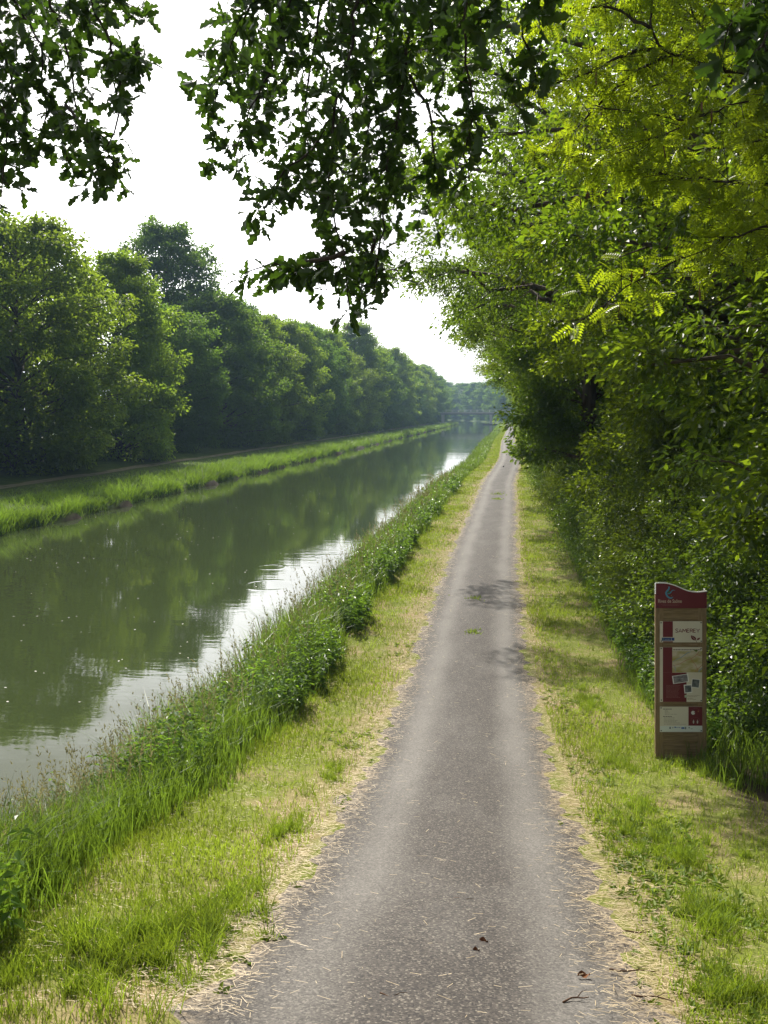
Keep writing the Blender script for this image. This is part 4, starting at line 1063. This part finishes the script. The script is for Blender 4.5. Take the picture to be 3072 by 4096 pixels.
photo(p2, [(455, 1044), (611, 1022), (621, 1099), (466, 1122)], ph1)
photo(p2, [(651, 1069), (729, 1077), (719, 1163), (641, 1153)], ph2, 5, .0440)
photo(p2, [(569, 1130), (647, 1125), (653, 1204), (577, 1214)], ph2, 8, .0446)
part('pale_tab', lambda g: pbox(g, 578, 603, 1229, 1254, .0436, .0410), plain('pale_green', (.45, .50, .40), .5), p2)
bolt_pair(p2, [(348, 774), (738, 774), (350, 1279), (739, 1284)], .041)
# panel three: text and recycling symbols
p3 = part('text_panel', lambda g: pbox(g, 337, 752, 1345, 1592, .041, .035), cream, label='panel of small text with logos along its foot')
part('red_block', lambda g: pbox(g, 616, 751.4, 1345.6, 1530, .0420, .0405), maroon, p3)
part('white_band', lambda g: pbox(g, 337.6, 751.4, 1533, 1591.5, .0419, .0405), plain('band_white', (.66, .70, .68), .5), p3)
part('small_print', lambda g: bars(g, [(367, 452, 1368), (367, 455, 1440)], .0418, 6), ink, p3)
part('small_print', lambda g: bars(g, [(384, 412, 1380), (384, 418, 1393), (384, 432, 1405), (384, 500, 1418), (374, 480, 1453), (374, 478, 1466), (374, 510, 1479), (374, 500, 1491), (374, 530, 1503), (374, 590, 1516)], .0417, 3.4), plain('grey_print', (.28, .24, .19), .5), p3)
part('round_symbol', lambda g: (disc(g, 661, 1404, 19, .0428, 20)), plain('symbol_white', (.66, .68, .64), .5), p3)
part('symbol_notch', lambda g: extrude(g, [(667, 1400), (681, 1396), (681, 1406)][::-1], .0436, .042), maroon, p3)
def arcs(g):
    for cx, cy2, r in ((684, 1400, 42), (682, 1490, 44)):
        for k in range(9):
            a = R(200 + k * 17.5)
            disc(g, cx + r * math.cos(a), cy2 + r * math.sin(a), 2.3, .0428, 6)
part('arc_print', arcs, plain('arc_rose', (.34, .17, .15), .5), p3)
def fig(g):
    for x in (665, 704):
        disc(g, x, 1476, 4, .0428, 8); extrude(g, [(x - 6, 1482), (x + 6, 1482), (x + 7, 1496), (x + 3, 1510), (x - 3, 1510), (x - 7, 1496)][::-1], .0428, .042)
part('figure_symbol', fig, plain('symbol_grey', (.50, .48, .44), .5), p3)
part('orange_mark', lambda g: pbox(g, 709, 713, 1382, 1398, .0428, .042), plain('orange_print', (.5, .28, .08), .5), p3)
part('logo_blue', lambda g: (pbox(g, 546, 576, 1545, 1562, .0426, .0418), pbox(g, 478, 492, 1540, 1552, .0426, .0418), bars(g, [(492, 536, 1549)], .0427, 5)), plain('logo_navy', (.06, .13, .38), .5), p3)
part('logo_grey', lambda g: (pbox(g, 580, 594, 1541, 1565, .0426, .0418), pbox(g, 428, 444, 1542, 1562, .0426, .0418), disc(g, 463, 1550, 6, .0426), disc(g, 622, 1550, 7, .0426), bars(g, [(636, 660, 1560)], .0427, 4)), plain('logo_slate', (.20, .24, .25), .5), p3)
bolt_pair(p3, [(347, 1356), (738, 1356), (348, 1578), (740, 1580)], .041)

# ------------------------------------------------------------------ bridge
concrete = plain('bridge_concrete', (.42, .42, .40), .85, .2, .8, (.54, .54, .51))
steel = plain('bridge_rail_steel', (.60, .61, .60), .6, .4)
YB = 393.0
br = empty('road_bridge', (-17, YB, 0)); tag(br, 'flat grey road bridge with open railings crossing the canal in the distance', 'bridge')
def bpart(name, boxes, mat, parent=br):
    g = Geo()
    for c, s in boxes: g.box((c[0] + 17, c[1], c[2]), s)
    return ob(name, g.mesh(name, mat), parent)
bpart('deck', [((-13, 0, 4.42), (50, 6.4, .34)), ((-13, -3.05, 4.70), (50, .3, .22)), ((-13, 3.05, 4.70), (50, .3, .22))], concrete)
for yy in (-2.3, 2.3): bpart('girder', [((-16.2, yy, 3.96), (24.5, .45, .58))], plain('girder_paint', (.22, .23, .24), .7))
for yy in (-3.05, 3.05):
    for zz, hh in ((5.72, .10), (5.42, .05), (5.12, .05)): bpart('rail', [((-13, yy, zz), (49, .07, hh))], steel)
    for k in range(19): bpart('railing_post', [((-37 + k * 2.7, yy, 5.27), (.12, .12, .92))], steel)
for x in (-27.6, -6.6):
    for yy in (-2.0, 2.0): bpart('pier_column', [((x, yy, 1.5), (1.0, 1.0, 4.4 + 1.2))], concrete)
    bpart('pier_cap', [((x, 0, 3.5), (1.3, 5.6, .36))], concrete)
for x in (-38.5, 9.5): bpart('abutment', [((x, 0, 1.9), (3.6, 7.0, 4.72))], concrete)
pt = empty('mooring_pontoon', (-6.4, YB - 9, WATER_Z)); tag(pt, 'low dark mooring pontoon on the water before the right bridge pier', 'pontoon')
g = Geo(); g.box((0, 0, .12), (7.0, 2.2, .42)); ob('float', g.mesh('float', plain('pontoon_dark', (.05, .05, .055), .8)), pt)
for k in range(8):
    g = Geo(); g.box((-3.05 + k * .87, 0, .36), (.8, 2.3, .05)); ob('plank', g.mesh('pontoon_plank', M['bark']), pt)
for xx in (-3.3, -1.1, 1.1, 3.3):
    g = Geo(); g.box((xx, -1.0, .62), (.09, .09, .5)); ob('post', g.mesh('pontoon_post', M['dark_bark']), pt)
g = Geo(); g.box((0, -1.0, .84), (6.7, .07, .07)); ob('rail', g.mesh('pontoon_rail', M['dark_bark']), pt)

# ------------------------------------------------------------------ people far down the path
def skin_body(name, verts, edges, radii, root, mat, parent):
    me = bpy.data.meshes.new(name); me.from_pydata(verts, edges, []); o = ob(name, me, parent)
    md = o.modifiers.new('skin', 'SKIN'); me.skin_vertices[0].data[root].use_root = True
    for i, r_ in enumerate(radii): me.skin_vertices[0].data[i].radius = (r_, r_)
    sb_ = o.modifiers.new('sub', 'SUBSURF'); sb_.levels = 1; sb_.render_levels = 2
    me.materials.append(mat); return o
navy = plain('navy_cloth', (.030, .040, .070), .9); slate = plain('slate_cloth', (.05, .065, .10), .9); hair = plain('dark_hair', (.02, .015, .01), .8)
def person(x, y, label, verts, mat, head):
    r_ = empty('person', (x, y, float(ramp(y)) + .012)); tag(r_, label, 'person', 'people far down the towpath')
    edges = [(0, 1), (1, 2), (2, 3), (3, 4), (0, 5), (5, 6), (6, 7), (7, 8), (0, 9), (9, 10), (10, 11), (11, 12), (2, 13), (13, 14), (14, 15), (2, 16), (16, 17), (17, 18)]
    rad = [.15, .15, .155, .06, .095, .095, .065, .045, .045, .095, .065, .045, .045, .065, .05, .035, .065, .05, .035]
    skin_body('body', verts, edges, rad, 0, mat, r_)
    g = Geo(); c = np.array(head); u_, v_ = np.meshgrid(np.linspace(0, math.pi * .62, 6), np.linspace(0, 2 * math.pi, 10), indexing='ij')
    V = np.stack([c[0] + .105 * np.sin(u_) * np.cos(v_), c[1] + .12 * np.sin(u_) * np.sin(v_), c[2] + .02 + .125 * np.cos(u_)], -1).reshape(-1, 3)
    g.add(V, [[i * 10 + j, (i + 1) * 10 + j, (i + 1) * 10 + j + 1, i * 10 + j + 1] for i in range(5) for j in range(9)]); ob('hair', g.mesh('hair', hair, True), r_)
    return r_
walk = [(0, 0, .95), (0, 0, 1.15), (0, .02, 1.38), (0, .03, 1.50), (0, .04, 1.62), (.09, 0, .90), (.10, .12, .50), (.10, .16, .08), (.10, .02, .04),
        (-.09, 0, .90), (-.10, -.02, .50), (-.10, -.22, .12), (-.10, -.34, .05), (.20, .02, 1.36), (.25, -.06, 1.10), (.24, -.18, .90), (-.20, .02, 1.36), (-.25, .10, 1.10), (-.22, .0, .90)]
person(float(x_of_u(-1.0, 277)) + .25, 277, 'person in dark clothes walking at the far end of the left wheel track', walk, navy, (0, .04, 1.62))
ride = [(0, .28, 1.0), (0, .12, 1.18), (0, -.10, 1.38), (0, -.18, 1.50), (0, -.24, 1.62), (.10, .22, .96), (.11, -.14, .78), (.10, .02, .40), (.10, -.10, .34),
        (-.10, .22, .96), (-.11, -.10, .60), (-.10, .06, .20), (-.10, -.06, .14), (.19, -.12, 1.36), (.24, -.30, 1.14), (.22, -.50, 1.06), (-.19, -.12, 1.36), (-.24, -.30, 1.14), (-.22, -.50, 1.06)]
cxp = float(x_of_u(.35, 258)); person(cxp, 258, 'person in slate-blue clothes riding a bicycle far down the right wheel track', ride, slate, (0, -.24, 1.62))
bk = empty('bicycle', (cxp, 258, float(ramp(258)) + .012)); tag(bk, 'dark bicycle ridden toward the viewer far down the towpath', 'bicycle')
blk = plain('black_rubber', (.015, .015, .015), .7)
def ring(cy2, cz, r_, t_):
    g = Geo(); a = np.linspace(0, 2 * math.pi, 21); g.tube(np.stack([0 * a, cy2 + r_ * np.cos(a), cz + r_ * np.sin(a)], 1), t_, 5, cap=False); return g
for cy2 in (-.55, .5):
    w_ = ob('wheel', ring(cy2, .34, .32, .02).mesh('wheel', blk, True), bk)
    g = Geo()
    for k in range(8):
        a = k * math.pi / 4; g.tube([(0, cy2, .34), (0, cy2 + .31 * math.cos(a), .34 + .31 * math.sin(a))], .003, 3)
    ob('spokes', g.mesh('spokes', steel), w_)
g = Geo()
for a, b in (((0, .5, .34), (0, .05, .32)), ((0, .05, .32), (0, .24, .88)), ((0, .5, .34), (0, .22, .80)), ((0, .22, .80), (0, -.40, .85)), ((0, .05, .32), (0, -.40, .80)), ((0, -.55, .34), (0, -.38, 1.0))): g.tube([a, b], .018, 6)
ob('frame', g.mesh('bike_frame', blk), bk)
g = Geo(); g.tube([(-.28, -.46, 1.04), (-.1, -.42, 1.02), (.1, -.42, 1.02), (.28, -.46, 1.04)], .015, 6); ob('handlebar', g.mesh('handlebar', blk), bk)
g = Geo(); g.tube([(0, .10, .90), (0, .24, .91), (0, .36, .91)], [.03, .06, .09], 8); ob('saddle', g.mesh('saddle', blk), bk)

# ------------------------------------------------------------------ bird and small things on the path
def path_hit(px, py):
    d = ray(px, py); t = 10.0
    for _ in range(60):
        p = CAM + d * t; zz = float(ramp(p[1])) + .03; t -= (p[2] - zz) / d[2] * .6
    return CAM + d * t
bpnt = path_hit(2014, 1871)
bird = empty('bird', tuple(bpnt), R(-60)); tag(bird, 'small black bird standing in the middle of the towpath', 'bird')
def loft(g, pts, ra, rb, n=10):
    pts = np.array(pts, float); ang = np.linspace(0, 2 * math.pi, n, endpoint=False)
    V = np.array([[p[0], p[1] + b * math.cos(a) * 0 + a_ * math.cos(a), p[2] + b * math.sin(a)] for p, a_, b in zip(pts, ra, rb) for a in ang])
    F = [[i * n + j, i * n + (j + 1) % n, (i + 1) * n + (j + 1) % n, (i + 1) * n + j] for i in range(len(pts) - 1) for j in range(n)]
    g.add(V, F)
blackf = plain('black_feathers', (.012, .012, .014), .55, .4)
g = Geo(); loft(g, [(-.10, 0, .085), (-.08, 0, .09), (-.03, 0, .10), (.03, 0, .115), (.07, 0, .14), (.095, 0, .165), (.12, 0, .172), (.14, 0, .168)], [.008, .03, .045, .045, .032, .027, .024, .006], [.006, .026, .042, .045, .035, .027, .023, .006]); ob('body', g.mesh('bird_body', blackf, True), bird)
g = Geo(); loft(g, [(-.28, 0, .055), (-.2, 0, .07), (-.09, 0, .088)], [.022, .02, .015], [.003, .004, .008], 8); ob('tail', g.mesh('bird_tail', blackf), bird)
g = Geo(); loft(g, [(.137, 0, .168), (.165, 0, .162)], [.008, .001], [.007, .001], 6); ob('beak', g.mesh('bird_beak', plain('beak', (.4, .2, .03), .5)), bird)
for sy in (-.018, .018):
    g = Geo(); g.tube([(.01, sy, .08), (0, sy, .04), (.012, sy, .002)], .004, 5); g.tube([(-.02, sy, .003), (.035, sy, .003)], .003, 4); ob('leg', g.mesh('bird_leg', M['dark_bark']), bird)
wp = path_hit(1984, 1857)
g = Geo(); v_ = np.array([[-.07, -.03, 0], [.06, -.04, 0], [.08, .03, 0], [-.05, .05, 0], [-.03, -.01, .05], [.04, .0, .06]]); g.add(v_, [[0, 1, 5, 4], [2, 3, 4, 5]]); g.add(v_, [[1, 2, 5], [3, 0, 4]])
tag(ob('paper_scrap', g.mesh('paper_scrap', white), None, tuple(wp)), 'white scrap lying on the left wheel track beside the bird', 'litter')

twm = plain('twig_bark', (.07, .038, .022), .9, .1, 30, (.13, .075, .045))
rg = np.random.default_rng(77)
tw = [(2530, 3885, .24, 'long brown twig on the straw at the right edge of the towpath, lower right'), (2610, 3992, .20, 'brown twig at the right towpath edge near the bottom of the view'),
      (2300, 3997, .14, 'thin dark twig between right wheel track and edge near the bottom'), (1845, 3600, .10, 'short dark twig in the middle of the towpath'),
      (2545, 3730, .16, 'straight dark twig lying against the right verge'), (1560, 3985, .10, 'small dark twig on the lower middle of the towpath')]
for k, (px, py, ln, lab) in enumerate(tw):
    p = path_hit(px, py); a = rg.normal(0, .15); pts = []
    root = empty('fallen_twig', tuple(p), a)
    q = np.linspace(-.5, .5, 6); pts = np.stack([q * ln, .012 * np.sin(q * 7 + k), .004 + 0 * q + (-.12) * .012 * np.sin(q * 7 + k)], 1)
    g = Geo(); g.tube(pts, np.linspace(.0055, .0025, 6), 5); ob('stem', g.mesh('twig_stem', twm), root)
    g = Geo(); g.tube([pts[3], pts[3] + np.array([.04, .03, .004]), pts[3] + np.array([.07, .035, .003])], [.003, .002, .0012], 4); ob('side_shoot', g.mesh('twig_shoot', twm), root)
    tag(root, lab, 'twig')
rust = plain('rust_leaf', (.11, .045, .02), .9, .1, 60, (.22, .10, .045))
for k, (px, py, s, lab) in enumerate([(2335, 3905, .034, 'crumpled rust-brown leaf on the right of the towpath near the bottom'), (1935, 3768, .026, 'curled brown leaf in the middle of the lower towpath'), (1905, 3805, .018, 'tiny orange leaf fragment in the middle of the lower towpath')]):
    p = path_hit(px, py); g = Geo(); t = np.linspace(0, 1, 6); w_ = s * .45 * np.sin(t * math.pi) + .002
    V = np.concatenate([np.stack([(t - .5) * s * 2, w_, .012 + .012 * np.sin(t * 5)], 1), np.stack([(t - .5) * s * 2, 0 * t, .003 + .004 * np.sin(t * 9)], 1), np.stack([(t - .5) * s * 2, -w_, .010 + .010 * np.cos(t * 6)], 1)])
    g.add(V, [[i, i + 1, i + 7, i + 6] for i in range(5)] + [[i + 6, i + 7, i + 13, i + 12] for i in range(5)])
    o = ob('fallen_leaf', g.mesh('fallen_leaf', rust), None, tuple(p)); o.rotation_euler = (0, 0, rg.uniform(-.4, .4)); tag(o, lab, 'leaf')
wd = [(1895, 2530, .16, 70, 'bright green weed tuft growing in the middle of the towpath, the nearest one'), (1905, 2392, .22, 40, 'sparse yellow-green weed patch behind the nearest tuft on the towpath'),
      (1990, 1996, .30, 70, 'green weed patch in the middle of the towpath where it narrows'), (1994, 1976, .45, 60, 'yellow-green weed patch just behind the middle towpath tuft'),
      (2038, 1812, .5, 60, 'far yellow-green weed patch on the towpath crown past the bird'), (2030, 1745, .8, 70, 'most distant weed patch on the towpath crown')]
for k, (px, py, rad_, nb, lab) in enumerate(wd):
    p = path_hit(px, py); r_ = np.random.default_rng(500 + k)
    root = empty('path_weed', tuple(p)); tag(root, lab, 'weed', 'weeds growing in the towpath')
    P = np.stack([r_.normal(0, rad_ * .45, nb), r_.normal(0, rad_ * .8, nb), np.full(nb, -.03)], 1)
    g = Geo(); blades(g, P, r_.uniform(.05, .10, nb) + .03, np.full(nb, .008 * (1 + p[1] / 25)), r_.uniform(.2, .9, nb), r_); ob('blades', g.mesh('weed_blades', M['weed']), root)['kind'] = 'stuff'
    g = Geo(); a = r_.uniform(0, 6.28, nb); d = np.stack([np.cos(a), np.sin(a), r_.uniform(.1, .6, nb)], 1)
    leaves(g, P + np.array([0, 0, .03]), d, np.tile([0, 0, 1.], (nb, 1)), np.full(nb, .05) * (1 + p[1] / 60), np.full(nb, .022) * (1 + p[1] / 60), True); ob('leaves', g.mesh('weed_leaves', M['weed']), root)['kind'] = 'stuff'

# ------------------------------------------------------------------ haze
g = Geo(); g.box((0, 392, 15), (890, 880, 36.6))
hz, hn, hl = new_mat('haze'); ho = hn.new('ShaderNodeOutputMaterial'); pv = hn.new('ShaderNodeVolumePrincipled')
pv.inputs['Color'].default_value = (.48, .72, 1.0, 1); pv.inputs['Density'].default_value = .00042; pv.inputs['Anisotropy'].default_value = 0.0
hl.new(pv.outputs[0], ho.inputs['Volume'])
haze = ob('haze', g.mesh('haze', hz)); tag(haze, 'thin bluish haze in the air along the canal', 'haze', kind='stuff')
